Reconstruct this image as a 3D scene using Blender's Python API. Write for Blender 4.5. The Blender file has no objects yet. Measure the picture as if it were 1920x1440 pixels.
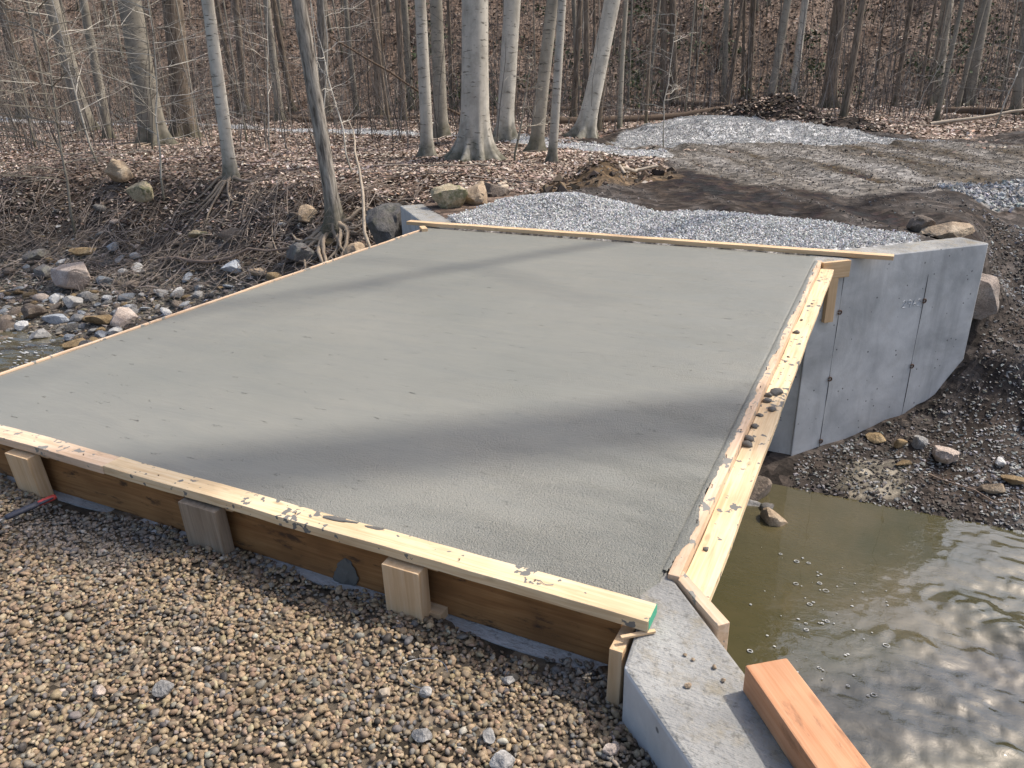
import bpy, bmesh, math, random
import numpy as np
from mathutils import Matrix, Vector
R_ = math.radians
rng = np.random.RandomState(7)
random.seed(7)
scene = bpy.context.scene
COL = scene.collection

# ------------------------------------------------------------------ camera
cam_d = bpy.data.cameras.new('camera'); cam = bpy.data.objects.new('camera', cam_d); COL.objects.link(cam)
cam_d.sensor_width = 36.0; cam_d.lens = 26.65; cam_d.clip_start = 0.05; cam_d.clip_end = 600
CAM = Vector((0.464, -1.886, 1.5))
m3 = Matrix(((0.89918079, -0.14730763, 0.41203686), (0.43696177, 0.35220629, -0.82765641), (-0.02320187, 0.9242571, 0.38106493)))
cam.matrix_world = Matrix.Translation(CAM) @ m3.to_4x4()
scene.camera = cam

# ------------------------------------------------------------------ light
SUN_AZ, SUN_EL = 43.0, 54.0          # azimuth counted from +X towards +Y
w = bpy.data.worlds.new('World'); scene.world = w; w.use_nodes = True
nt = w.node_tree; bg = nt.nodes['Background']
sky = nt.nodes.new('ShaderNodeTexSky'); sky.sky_type = 'NISHITA'; sky.sun_disc = False
sky.sun_elevation = R_(SUN_EL); sky.sun_rotation = R_(90 - SUN_AZ); sky.dust_density = 4.0; sky.air_density = 1.0; sky.ozone_density = 1.0
nt.links.new(sky.outputs[0], bg.inputs[0]); bg.inputs[1].default_value = 0.15
sd = bpy.data.lights.new('sun', 'SUN'); sd.energy = 2.6; sd.angle = R_(0.6); sd.color = (1.0, 0.945, 0.86)
sun = bpy.data.objects.new('sun', sd); COL.objects.link(sun)
sdir = Vector((math.cos(R_(SUN_EL)) * math.cos(R_(SUN_AZ)), math.cos(R_(SUN_EL)) * math.sin(R_(SUN_AZ)), math.sin(R_(SUN_EL))))
sun.rotation_euler = sdir.to_track_quat('Z', 'Y').to_euler(); sun.location = (12, 12, 30)
scene.view_settings.view_transform = 'Standard'; scene.view_settings.look = 'None'
scene.view_settings.exposure = 0.55; scene.view_settings.gamma = 1.0
scene.render.engine = 'CYCLES'
scene.cycles.use_denoising = True; scene.cycles.max_bounces = 4; scene.cycles.diffuse_bounces = 2
scene.cycles.glossy_bounces = 2; scene.cycles.transparent_max_bounces = 4; scene.cycles.sample_clamp_indirect = 6

# ------------------------------------------------------------------ noise
_T2 = np.random.RandomState(3).rand(256, 256)
_T3 = np.random.RandomState(4).rand(32, 32, 32)
def vn2(x, y):
    xi = np.floor(x).astype(int); yi = np.floor(y).astype(int); fx = x - xi; fy = y - yi
    fx = fx * fx * (3 - 2 * fx); fy = fy * fy * (3 - 2 * fy)
    g = lambda a, b: _T2[a & 255, b & 255]
    return (g(xi, yi) * (1 - fx) + g(xi + 1, yi) * fx) * (1 - fy) + (g(xi, yi + 1) * (1 - fx) + g(xi + 1, yi + 1) * fx) * fy
def fbm(x, y, o=4, s=0.0):
    x = np.asarray(x, float) + s; y = np.asarray(y, float) + s * 1.7; r = 0; a = 0.5; t = 0
    for _ in range(o):
        r = r + a * vn2(x, y); t += a; a *= 0.5; x = x * 2.03 + 5.1; y = y * 2.03 + 9.7
    return r / t - 0.5
def vn3(p):
    i = np.floor(p).astype(int); f = p - i; f = f * f * (3 - 2 * f); r = 0
    for a in (0, 1):
        for b in (0, 1):
            for c in (0, 1):
                wt = (f[..., 0] if a else 1 - f[..., 0]) * (f[..., 1] if b else 1 - f[..., 1]) * (f[..., 2] if c else 1 - f[..., 2])
                r = r + wt * _T3[(i[..., 0] + a) & 31, (i[..., 1] + b) & 31, (i[..., 2] + c) & 31]
    return r - 0.5
def sst(a, b, x):
    t = np.clip((x - a) / (b - a), 0, 1); return t * t * (3 - 2 * t)

# ------------------------------------------------------------------ mesh helpers
def mesh_np(name, V, F, mat=None, smooth=False, col=None):
    V = np.asarray(V, np.float32).reshape(-1, 3); F = np.asarray(F, np.int32)
    me = bpy.data.meshes.new(name); k = F.shape[1]
    me.vertices.add(len(V)); me.vertices.foreach_set('co', V.ravel())
    me.loops.add(F.size); me.loops.foreach_set('vertex_index', F.ravel())
    me.polygons.add(len(F)); me.polygons.foreach_set('loop_start', np.arange(0, F.size, k, dtype=np.int32))
    me.polygons.foreach_set('loop_total', np.full(len(F), k, np.int32))
    me.polygons.foreach_set('use_smooth', np.full(len(F), smooth, bool))
    if col is not None:
        at = me.color_attributes.new('Col', 'FLOAT_COLOR', 'POINT')
        c = np.ones((len(V), 4), np.float32); c[:, :3] = col; at.data.foreach_set('color', c.ravel())
    me.update(calc_edges=True)
    if mat: me.materials.append(mat)
    return me
def crease(me, deg=32):
    me.set_sharp_from_angle(angle=R_(deg)); return me
def link(name, me, parent=None, loc=(0, 0, 0), rot=(0, 0, 0), scale=(1, 1, 1)):
    o = bpy.data.objects.new(name, me); COL.objects.link(o)
    if parent is not None: o.parent = parent
    o.location = loc; o.rotation_euler = rot; o.scale = scale
    return o
def tag(o, label=None, cat=None, group=None, kind=None):
    if label: o['label'] = label
    if cat: o['category'] = cat
    if group: o['group'] = group
    if kind: o['kind'] = kind
    return o
def empty(name, loc=(0, 0, 0), rot=(0, 0, 0)):
    o = bpy.data.objects.new(name, None); COL.objects.link(o); o.location = loc; o.rotation_euler = rot
    o.empty_display_size = 0.1; return o

_ico = {}
def ico(n):
    if n not in _ico:
        bm = bmesh.new(); bmesh.ops.create_icosphere(bm, subdivisions=n, radius=1.0)
        V = np.array([v.co[:] for v in bm.verts]); F = np.array([[v.index for v in f.verts] for f in bm.faces]); bm.free()
        _ico[n] = (V, F)
    return _ico[n]
def rock_v(n, seed, rough=0.35, cuts=6, freq=1.3, cmin=0.55):
    V, F = ico(n); r = np.random.RandomState(seed); p = V.copy()
    off = r.rand(3) * 20
    p *= (1 + rough * vn3(V * freq + off) + rough * 0.4 * vn3(V * freq * 2.7 + off))[:, None]
    for _ in range(cuts):
        d = r.normal(size=3); d /= np.linalg.norm(d); c = r.uniform(cmin, 0.95)
        q = p @ d; p -= np.where(q > c, (q - c) * 0.92, 0)[:, None] * d
    if n >= 3: p *= (1 + 0.07 * vn3(V * 6 + off) + 0.04 * vn3(V * 14 + off))[:, None]
    return p, F
def rot_mats(n, r, tilt=None):
    if tilt is None:
        q = r.normal(size=(n, 4)); q /= np.linalg.norm(q, axis=1)[:, None]
    else:
        a = r.rand(n) * 2 * np.pi; t = r.normal(size=n) * tilt; ph = r.rand(n) * 2 * np.pi
        q1 = np.stack([np.cos(t / 2), np.sin(t / 2) * np.cos(ph), np.sin(t / 2) * np.sin(ph), 0 * t], 1)
        q2 = np.stack([np.cos(a / 2), 0 * a, 0 * a, np.sin(a / 2)], 1)
        w1, x1, y1, z1 = q1.T; w2, x2, y2, z2 = q2.T
        q = np.stack([w1*w2-x1*x2-y1*y2-z1*z2, w1*x2+x1*w2+y1*z2-z1*y2, w1*y2-x1*z2+y1*w2+z1*x2, w1*z2+x1*y2-y1*x2+z1*w2], 1)
    w_, x, y, z = q.T
    M = np.empty((n, 3, 3))
    M[:, 0, 0] = 1-2*(y*y+z*z); M[:, 0, 1] = 2*(x*y-z*w_); M[:, 0, 2] = 2*(x*z+y*w_)
    M[:, 1, 0] = 2*(x*y+z*w_); M[:, 1, 1] = 1-2*(x*x+z*z); M[:, 1, 2] = 2*(y*z-x*w_)
    M[:, 2, 0] = 2*(x*z-y*w_); M[:, 2, 1] = 2*(y*z+x*w_); M[:, 2, 2] = 1-2*(x*x+y*y)
    return M
def scatter(variants, F, pos, scl, M, col, r):
    """one mesh of many small copies: positions (n,3), scales (n,3), rotations (n,3,3), colours (n,3)"""
    n = len(pos); nv = variants.shape[1]
    V = variants[r.randint(len(variants), size=n)] * scl[:, None, :]
    V = np.einsum('nij,nvj->nvi', M, V) + pos[:, None, :]
    FF = (F[None] + (np.arange(n) * nv)[:, None, None]).reshape(-1, F.shape[1])
    return V.reshape(-1, 3), FF, np.repeat(col, nv, axis=0)

def tubes(lines, sides=5):
    """lines: list of (points (n,3), radii (n))"""
    Vs, Fs, off = [], [], 0
    th = np.arange(sides) * 2 * np.pi / sides; cs, sn = np.cos(th), np.sin(th)
    for P, r in lines:
        P = np.asarray(P, float); r = np.asarray(r, float); n = len(P)
        t = np.gradient(P, axis=0); t /= np.linalg.norm(t, axis=1)[:, None] + 1e-9
        ref = np.array([0, 0, 1.0]) if abs(t[:, 2]).mean() < 0.8 else np.array([1.0, 0, 0])
        a = np.cross(t, ref); a /= np.linalg.norm(a, axis=1)[:, None] + 1e-9; b = np.cross(t, a)
        V = P[:, None] + r[:, None, None] * (cs[None, :, None] * a[:, None] + sn[None, :, None] * b[:, None])
        Vs.append(V.reshape(-1, 3)); i = np.arange(n - 1)[:, None] * sides; j = np.arange(sides)[None]; k = (j + 1) % sides
        f = np.stack([i + j, i + sides + j, i + sides + k, i + k], -1).reshape(-1, 4)
        Fs.append(f + off); off += n * sides
    return np.concatenate(Vs), np.concatenate(Fs)
def wiggle(p0, p1, n, amp, r):
    t = np.linspace(0, 1, n)[:, None]; p = np.asarray(p0) * (1 - t) + np.asarray(p1) * t
    q = r.normal(size=(n, 3)) * amp; q[0] = 0; q = np.cumsum(q, 0) * 0.6; return p + q - t * q[-1] * 0.5

# ------------------------------------------------------------------ materials
def mat_new(name):
    m = bpy.data.materials.new(name); m.use_nodes = True
    return m, m.node_tree, m.node_tree.nodes['Principled BSDF']
def N(nt, t, **kw):
    n = nt.nodes.new('ShaderNode' + t)
    for k, v in kw.items(): setattr(n, k, v)
    return n
def texcoord(nt, kind='Object', scale=(1, 1, 1)):
    tc = N(nt, 'TexCoord'); mp = N(nt, 'Mapping'); mp.inputs['Scale'].default_value = scale
    nt.links.new(tc.outputs[kind], mp.inputs['Vector']); return mp.outputs[0]
def noise(nt, vec, scale, detail=4, rough=0.55, dist=0.0):
    n = N(nt, 'TexNoise'); n.inputs['Scale'].default_value = scale; n.inputs['Detail'].default_value = detail
    n.inputs['Roughness'].default_value = rough; n.inputs['Distortion'].default_value = dist
    nt.links.new(vec, n.inputs['Vector']); return n.outputs[0]
def ramp(nt, fac, stops):
    r = N(nt, 'ValToRGB'); el = r.color_ramp.elements
    while len(el) < len(stops): el.new(0.5)
    for e, (p, c) in zip(el, stops):
        e.position = p; e.color = (c, c, c, 1) if isinstance(c, (int, float)) else (*c, 1)
    nt.links.new(fac, r.inputs[0]); return r.outputs[0]
def mix(nt, fac, a, b, mode='MIX'):
    n = N(nt, 'Mix', data_type='RGBA', blend_type=mode)
    for s, v in ((n.inputs[0], fac), (n.inputs[6], a), (n.inputs[7], b)):
        if hasattr(v, 'default_value'): nt.links.new(v, s)
        elif isinstance(v, (int, float)): s.default_value = v
        else: s.default_value = (*v, 1)
    return n.outputs[2]
def math_(nt, op, a, b=0.0, c=None):
    n = N(nt, 'Math', operation=op)
    for s, v in zip(n.inputs, (a, b, c)):
        if v is None: continue
        if hasattr(v, 'default_value'): nt.links.new(v, s)
        else: s.default_value = v
    return n.outputs[0]
def bump(nt, bsdf, h, strength, dist=0.01, prev=None):
    b = N(nt, 'Bump'); b.inputs['Distance'].default_value = dist
    if hasattr(strength, 'default_value'): nt.links.new(strength, b.inputs['Strength'])
    else: b.inputs['Strength'].default_value = strength
    nt.links.new(h, b.inputs['Height'])
    if prev is not None: nt.links.new(prev, b.inputs['Normal'])
    nt.links.new(b.outputs[0], bsdf.inputs['Normal']); return b.outputs[0]
def setb(nt, b, col=None, rough=None, spec=None):
    if col is not None:
        if hasattr(col, 'default_value'): nt.links.new(col, b.inputs['Base Color'])
        else: b.inputs['Base Color'].default_value = (*col, 1)
    if rough is not None:
        if hasattr(rough, 'default_value'): nt.links.new(rough, b.inputs['Roughness'])
        else: b.inputs['Roughness'].default_value = rough
    if spec is not None: b.inputs['Specular IOR Level'].default_value = spec

def wood_mat(name, c1, c2, c3, splat=0.0, dirt=0.0, rough=0.7, splat_col=(0.17, 0.165, 0.15)):
    """boards are built with their length along local X"""
    m, nt, b = mat_new(name)
    oi = N(nt, 'ObjectInfo'); tc = N(nt, 'TexCoord'); ad = N(nt, 'VectorMath', operation='ADD')
    sc = N(nt, 'VectorMath', operation='SCALE'); cb = N(nt, 'CombineXYZ')
    for i in range(3): nt.links.new(oi.outputs['Random'], cb.inputs[i])
    nt.links.new(cb.outputs[0], sc.inputs[0]); sc.inputs['Scale'].default_value = 37.0
    nt.links.new(tc.outputs['Object'], ad.inputs[0]); nt.links.new(sc.outputs[0], ad.inputs[1])
    v = ad.outputs[0]
    mp = N(nt, 'Mapping'); mp.inputs['Scale'].default_value = (1.2, 26, 26); nt.links.new(v, mp.inputs[0])
    g = noise(nt, mp.outputs[0], 2.2, 5, 0.6, 0.6)
    col = ramp(nt, g, [(0.3, c2), (0.52, c1), (0.75, c3)])
    # knots
    mp2 = N(nt, 'Mapping'); mp2.inputs['Scale'].default_value = (4.5, 12, 12); nt.links.new(v, mp2.inputs[0])
    vo = N(nt, 'TexVoronoi'); vo.inputs['Scale'].default_value = 1.0; nt.links.new(mp2.outputs[0], vo.inputs[0])
    kn = ramp(nt, vo.outputs['Distance'], [(0.06, 1.0), (0.15, 0.0)])
    col = mix(nt, math_(nt, 'MULTIPLY', kn, 0.5), col, tuple(x * 0.45 for x in c2))
    big = noise(nt, v, 3.0, 3)
    col = mix(nt, math_(nt, 'MULTIPLY', ramp(nt, big, [(0.4, 0.0), (0.7, 1.0)]), 0.35 + dirt * 0.4), col, tuple(x * (0.62 - dirt * 0.2) for x in c2))
    if dirt:
        mp3 = N(nt, 'Mapping'); mp3.inputs['Scale'].default_value = (5, 16, 16); nt.links.new(v, mp3.inputs[0])
        dk = ramp(nt, noise(nt, mp3.outputs[0], 1.1, 5, 0.7), [(0.56, 0.0), (0.66, 1.0)])
        col = mix(nt, math_(nt, 'MULTIPLY', dk, dirt), col, (0.035, 0.024, 0.018))
    hgt = g
    if splat:
        s1 = noise(nt, v, 26, 3, 0.5); s2 = noise(nt, v, 4.5, 2)
        mk = ramp(nt, math_(nt, 'ADD', s1, math_(nt, 'MULTIPLY', s2, 0.7)), [(1.075 - 0.11 * splat, 0.0), (1.09 - 0.11 * splat, 1.0)])
        col = mix(nt, mk, col, splat_col); hgt = math_(nt, 'ADD', math_(nt, 'MULTIPLY', mk, 1.5), g)
    setb(nt, b, col, rough, 0.3); bump(nt, b, hgt, 0.25, 0.004)
    return m
M_PINE = wood_mat('pine', (0.75, 0.585, 0.365), (0.60, 0.41, 0.23), (0.80, 0.67, 0.48), splat=0.69, dirt=0.12)
M_PINE2 = wood_mat('pine_splashed', (0.70, 0.51, 0.35), (0.58, 0.40, 0.26), (0.75, 0.61, 0.46), splat=0.75, dirt=0.25, splat_col=(0.24, 0.23, 0.205))
M_PINECLEAN = wood_mat('pine_clean', (0.66, 0.46, 0.27), (0.57, 0.37, 0.20), (0.72, 0.55, 0.36), splat=0.25)
M_FORM = wood_mat('old_form_wood', (0.33, 0.165, 0.062), (0.24, 0.11, 0.04), (0.42, 0.225, 0.095), dirt=0.8, splat=0.2, rough=0.75)
M_GREYWOOD = wood_mat('weathered_wood', (0.30, 0.235, 0.17), (0.22, 0.165, 0.115), (0.38, 0.31, 0.24), dirt=0.3)
M_BEAM = wood_mat('reddish_timber', (0.60, 0.31, 0.165), (0.53, 0.24, 0.115), (0.66, 0.38, 0.225), dirt=0.4)
M_GREEN, _, b_ = mat_new('green_end_paint'); setb(_, b_, (0.05, 0.33, 0.20), 0.7)
def dead_wood(name, c):
    m, nt, b = mat_new(name); v = texcoord(nt)
    setb(nt, b, mix(nt, noise(nt, v, 9, 4), tuple(x * 0.55 for x in c), tuple(min(1, x * 1.35) for x in c)), 0.85, 0.2)
    bump(nt, b, noise(nt, v, 40, 3), 0.4, 0.01); return m
M_TWIG = dead_wood('dead_twig', (0.24, 0.18, 0.14)); M_ROOT = dead_wood('root_bark', (0.34, 0.27, 0.20)); M_LOG = dead_wood('rotten_log', (0.12, 0.085, 0.06))
M_PALEWOOD = dead_wood('barkless_wood', (0.42, 0.35, 0.27))

def bark_mat(name, base, dark, light, style):
    m, nt, b = mat_new(name); v = texcoord(nt)
    oi = N(nt, 'ObjectInfo')
    if style == 'smooth':       # beech / birch: smooth grey with dark horizontal marks
        mp = N(nt, 'Mapping'); mp.inputs['Scale'].default_value = (5, 5, 24); nt.links.new(v, mp.inputs[0])
        mk = ramp(nt, noise(nt, mp.outputs[0], 1.0, 4, 0.6), [(0.60, 0.0), (0.665, 1.0)])
        col = mix(nt, ramp(nt, noise(nt, v, 2.5, 6, 0.65), [(0.3, 0.0), (0.7, 1.0)]), base, light)
        col = mix(nt, math_(nt, 'MULTIPLY', mk, 0.9), col, dark)
        bl = ramp(nt, noise(nt, texcoord(nt, scale=(3, 3, 2)), 1.6, 6, 0.7), [(0.46, 0.0), (0.68, 1.0)])
        col = mix(nt, math_(nt, 'MULTIPLY', bl, 0.6), col, tuple(x * 0.52 for x in base))
        st = ramp(nt, noise(nt, texcoord(nt, scale=(6, 6, 0.8)), 1.0, 4), [(0.5, 0.0), (0.72, 1.0)])
        col = mix(nt, math_(nt, 'MULTIPLY', st, 0.45), col, tuple(x * 0.6 for x in base)); h = mk; s = 0.15
    else:                       # furrowed bark
        mp = N(nt, 'Mapping'); mp.inputs['Scale'].default_value = (22, 22, 3.2); nt.links.new(v, mp.inputs[0])
        g = noise(nt, mp.outputs[0], 1.0, 5, 0.65, 0.4)
        col = ramp(nt, g, [(0.34, dark), (0.5, base), (0.72, light)]); h = g; s = 0.9
    # moss and dirt near the foot
    sx = N(nt, 'SeparateXYZ'); tc = N(nt, 'TexCoord'); nt.links.new(tc.outputs['Object'], sx.inputs[0])
    foot = ramp(nt, math_(nt, 'ADD', sx.outputs[2], math_(nt, 'MULTIPLY', noise(nt, v, 6, 3), 0.9)), [(0.45, 1.0), (1.15, 0.0)])
    col = mix(nt, math_(nt, 'MULTIPLY', foot, 0.85), col, (0.085, 0.080, 0.050))
    hv = N(nt, 'HueSaturation'); nt.links.new(col, hv.inputs['Color'])
    nt.links.new(math_(nt, 'MULTIPLY_ADD', oi.outputs['Random'], 0.4, 0.8), hv.inputs['Value'])
    setb(nt, b, hv.outputs[0], 0.85, 0.2); bump(nt, b, h, s, 0.02); return m
M_BEECH = bark_mat('beech_bark', (0.47, 0.43, 0.36), (0.07, 0.06, 0.045), (0.62, 0.58, 0.50), 'smooth')
M_GREYBARK = bark_mat('grey_bark', (0.25, 0.225, 0.18), (0.06, 0.05, 0.04), (0.36, 0.325, 0.265), 'smooth')
M_ROUGH = bark_mat('furrowed_bark', (0.28, 0.25, 0.21), (0.06, 0.05, 0.04), (0.45, 0.41, 0.35), 'rough')
M_BROWNBARK = bark_mat('brown_bark', (0.19, 0.152, 0.115), (0.055, 0.043, 0.033), (0.28, 0.23, 0.18), 'rough')

def attr_mat(name, rough=0.85, scale=40, bs=0.4, bd=0.004, spec=0.3, vary=0.35):
    m, nt, b = mat_new(name); at = N(nt, 'Attribute'); at.attribute_name = 'Col'; v = texcoord(nt)
    n = noise(nt, v, scale, 4, 0.6)
    f = ramp(nt, n, [(0.3, 1 - vary), (0.7, 1 + vary)])
    setb(nt, b, mix(nt, 1.0, at.outputs['Color'], f, 'MULTIPLY'), rough, spec)
    bump(nt, b, n, bs, bd); return m
M_PEBBLE = attr_mat('pebble', 0.62, 60, 0.25, 0.003)
M_CHIP = attr_mat('stone_chip', 0.8, 50, 0.2, 0.003)
M_LEAF = attr_mat('dead_leaf', 0.7, 30, 0.3, 0.003, 0.25, 0.25)
M_STEMS = attr_mat('brush_stem', 0.85, 12, 0.1, 0.003, 0.2, 0.3)

def rock_mat(name, c1, c2, c3, moss=0.0, sc=4.0):
    m, nt, b = mat_new(name); v = texcoord(nt); oi = N(nt, 'ObjectInfo')
    n = noise(nt, v, sc, 6, 0.62); col = ramp(nt, n, [(0.3, c1), (0.5, c2), (0.7, c3)])
    sp = ramp(nt, noise(nt, v, sc * 14, 3, 0.6), [(0.35, 0.72), (0.65, 1.2)]); col = mix(nt, 1.0, col, sp, 'MULTIPLY')
    if moss:
        mk = ramp(nt, noise(nt, v, sc * 1.3, 5, 0.65), [(0.5, 0.0), (0.6, 1.0)])
        col = mix(nt, math_(nt, 'MULTIPLY', mk, moss), col, (0.085, 0.095, 0.035))
    hv = N(nt, 'HueSaturation'); nt.links.new(col, hv.inputs['Color']); nt.links.new(math_(nt, 'MULTIPLY_ADD', oi.outputs['Random'], 0.5, 0.75), hv.inputs['Value'])
    setb(nt, b, hv.outputs[0], 0.8, 0.3)
    p = bump(nt, b, noise(nt, v, sc * 3, 5, 0.65), 0.8, 0.03); bump(nt, b, noise(nt, v, sc * 18, 3), 0.3, 0.004, p); return m
M_SAND = rock_mat('sandstone', (0.25, 0.18, 0.12), (0.37, 0.28, 0.19), (0.46, 0.38, 0.28), 0.0, 5)
M_SANDMOSS = rock_mat('mossy_sandstone', (0.24, 0.19, 0.12), (0.36, 0.30, 0.20), (0.47, 0.41, 0.30), 0.75, 5)
M_DARKROCK = rock_mat('dark_rock', (0.09, 0.08, 0.075), (0.15, 0.14, 0.13), (0.22, 0.21, 0.20), 0.25, 5)
M_GREYROCK = rock_mat('grey_rock', (0.20, 0.19, 0.18), (0.29, 0.28, 0.265), (0.38, 0.37, 0.35), 0.0, 6)
M_PINKROCK = rock_mat('pinkish_rock', (0.30, 0.24, 0.20), (0.40, 0.33, 0.28), (0.48, 0.42, 0.37), 0.0, 6)
M_OCHRE = rock_mat('ochre_shale', (0.17, 0.115, 0.06), (0.27, 0.19, 0.10), (0.36, 0.27, 0.16), 0.0, 7)
M_BROWNROCK = rock_mat('brown_rock', (0.13, 0.10, 0.08), (0.20, 0.16, 0.125), (0.28, 0.23, 0.19), 0.0, 7)
M_WHITEROCK = rock_mat('white_rock', (0.42, 0.41, 0.39), (0.52, 0.51, 0.49), (0.60, 0.59, 0.57), 0.0, 7)
M_BLUEROCK = rock_mat('bluish_rock', (0.22, 0.24, 0.26), (0.31, 0.33, 0.35), (0.40, 0.42, 0.44), 0.0, 7)

# fresh concrete of the deck
M_SLAB, nt, b = mat_new('wet_concrete'); v = texcoord(nt)
sx = N(nt, 'SeparateXYZ'); nt.links.new(v, sx.inputs[0])
large = noise(nt, v, 0.9, 4, 0.55); streak = noise(nt, texcoord(nt, scale=(1.1, 5.0, 1)), 1.6, 5, 0.6, 0.5)
col = mix(nt, ramp(nt, large, [(0.3, 0.0), (0.7, 1.0)]), (0.200, 0.201, 0.175), (0.245, 0.238, 0.204))
col = mix(nt, math_(nt, 'MULTIPLY', ramp(nt, streak, [(0.42, 0.0), (0.70, 1.0)]), 0.38), col, (0.172, 0.178, 0.163))
# rough broom texture grows towards the near right corner
near = math_(nt, 'SUBTRACT', 1.0, math_(nt, 'MULTIPLY', math_(nt, 'ADD', math_(nt, 'MULTIPLY', sx.outputs[0], -0.55), math_(nt, 'MULTIPLY', sx.outputs[1], 0.30)), 0.75))
rmask = ramp(nt, math_(nt, 'ADD', near, math_(nt, 'MULTIPLY', math_(nt, 'SUBTRACT', noise(nt, texcoord(nt, scale=(1, 3, 1)), 1.7, 4), 0.5), 1.3)), [(0.05, 0.06), (0.9, 1.0)])
g1 = noise(nt, texcoord(nt, scale=(1.25, 0.8, 1)), 125, 2, 0.6); g2 = noise(nt, texcoord(nt, scale=(1.5, 0.6, 1)), 230, 2, 0.6)
hh = math_(nt, 'ADD', g1, math_(nt, 'MULTIPLY', g2, 0.6))
pit = ramp(nt, noise(nt, v, 70, 3, 0.6), [(0.24, 1.0), (0.31, 0.0)])
tear = ramp(nt, noise(nt, texcoord(nt, scale=(2.2, 9, 1)), 3.0, 6, 0.72, 0.3), [(0.64, 0.0), (0.69, 1.0)])
tearp = math_(nt, 'MULTIPLY', tear, ramp(nt, g1, [(0.45, 0.0), (0.6, 1.0)]))
col = mix(nt, math_(nt, 'MULTIPLY', math_(nt, 'MULTIPLY', pit, rmask), 0.55), col, (0.14, 0.14, 0.13))
col = mix(nt, math_(nt, 'MULTIPLY', tearp, 0.5), col, (0.16, 0.16, 0.15))
setb(nt, b, col, math_(nt, 'MULTIPLY_ADD', streak, 0.28, 0.24), 0.5)
p1 = bump(nt, b, hh, math_(nt, 'MULTIPLY', rmask, 1.0), 0.011)
p2 = bump(nt, b, streak, 0.12, 0.03, p1)
bump(nt, b, math_(nt, 'MULTIPLY', tearp, -1.0), 0.9, 0.012, p2)

def conc_mat(name, c1, c2, warm=(0.34, 0.31, 0.26), warmth=0.25, rougher=0.0, streaks=0.4):
    m, nt, b = mat_new(name); v = texcoord(nt)
    n1 = noise(nt, v, 2.2, 6, 0.6, 0.4); n2 = noise(nt, v, 9, 5, 0.65)
    col = mix(nt, ramp(nt, n1, [(0.34, 0.0), (0.66, 1.0)]), c1, c2)
    vs = noise(nt, texcoord(nt, scale=(7, 7, 0.7)), 1.0, 5, 0.65)
    col = mix(nt, math_(nt, 'MULTIPLY', ramp(nt, vs, [(0.5, 0.0), (0.75, 1.0)]), streaks), col, tuple(x * 0.72 for x in c1))
    col = mix(nt, math_(nt, 'MULTIPLY', ramp(nt, n2, [(0.5, 0.0), (0.72, 1.0)]), warmth), col, warm)
    vo = N(nt, 'TexVoronoi'); vo.inputs['Scale'].default_value = 13; vo.inputs['Randomness'].default_value = 1; nt.links.new(v, vo.inputs[0])
    pits = math_(nt, 'MULTIPLY', ramp(nt, vo.outputs['Distance'], [(0.08, 1.0), (0.13, 0.0)]), ramp(nt, noise(nt, v, 5, 2), [(0.44, 0.0), (0.52, 1.0)]))
    if not rougher: col = mix(nt, math_(nt, 'MULTIPLY', pits, 0.8), col, (0.07, 0.07, 0.07))
    else: pits = math_(nt, 'MULTIPLY', pits, 0.0); col = mix(nt, math_(nt, 'MULTIPLY', ramp(nt, noise(nt, v, 45, 4, 0.7), [(0.55, 0.0), (0.68, 1.0)]), 0.6), col, (0.11, 0.105, 0.09))
    hgt = math_(nt, 'SUBTRACT', noise(nt, v, 60, 4), math_(nt, 'MULTIPLY', pits, 2.0))
    setb(nt, b, col, 0.75, 0.35); p = bump(nt, b, hgt, 0.18 + rougher * 0.5, 0.006)
    if rougher:
        gr = noise(nt, texcoord(nt, scale=(14, 60, 14)), 1.5, 4, 0.7)
        bump(nt, b, gr, 0.5 * rougher, 0.01, p)
    return m
M_WALL = conc_mat('cast_concrete', (0.36, 0.363, 0.36), (0.62, 0.615, 0.60), streaks=0.5, warmth=0.2)
M_WALLTOP = conc_mat('scraped_concrete', (0.20, 0.198, 0.188), (0.37, 0.363, 0.34), (0.24, 0.195, 0.115), 0.8, 1.6, 0.2)
M_LEDGE = conc_mat('ledge_concrete', (0.30, 0.30, 0.295), (0.58, 0.58, 0.57), warmth=0.5, rougher=1.4)
M_MORTAR, nt, b = mat_new('mortar_lump'); setb(nt, b, mix(nt, noise(nt, texcoord(nt), 60, 3), (0.10, 0.095, 0.085), (0.20, 0.19, 0.17)), 0.7, 0.4); bump(nt, b, noise(nt, texcoord(nt), 120, 3), 0.6, 0.004)
M_STEEL, nt, b = mat_new('steel'); setb(nt, b, (0.42, 0.43, 0.44), 0.35); b.inputs['Metallic'].default_value = 0.9
M_RUST, nt, b = mat_new('rusty_iron'); setb(nt, b, mix(nt, noise(nt, texcoord(nt), 90, 3), (0.05, 0.035, 0.03), (0.13, 0.075, 0.05)), 0.8)
M_RUBBER, nt, b = mat_new('navy_grip'); setb(nt, b, mix(nt, noise(nt, texcoord(nt), 50, 3), (0.018, 0.022, 0.04), (0.06, 0.065, 0.085)), 0.6)
M_RED, nt, b = mat_new('red_grip'); setb(nt, b, mix(nt, noise(nt, texcoord(nt), 50, 3), (0.42, 0.035, 0.03), (0.5, 0.08, 0.06)), 0.5)
M_DARKJOINT, nt, b = mat_new('dark_joint'); setb(nt, b, (0.06, 0.055, 0.05), 0.9)  # plain dark colour of the panel seams
M_FOAM, nt, b = mat_new('foam'); setb(nt, b, (0.46, 0.46, 0.44), 0.5)
M_CHALK, nt, b = mat_new('chalk_scuff'); setb(nt, b, (0.56, 0.57, 0.58), 0.9)
M_PAPER, nt, b = mat_new('white_stake'); setb(nt, b, (0.7, 0.7, 0.68), 0.7)

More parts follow.
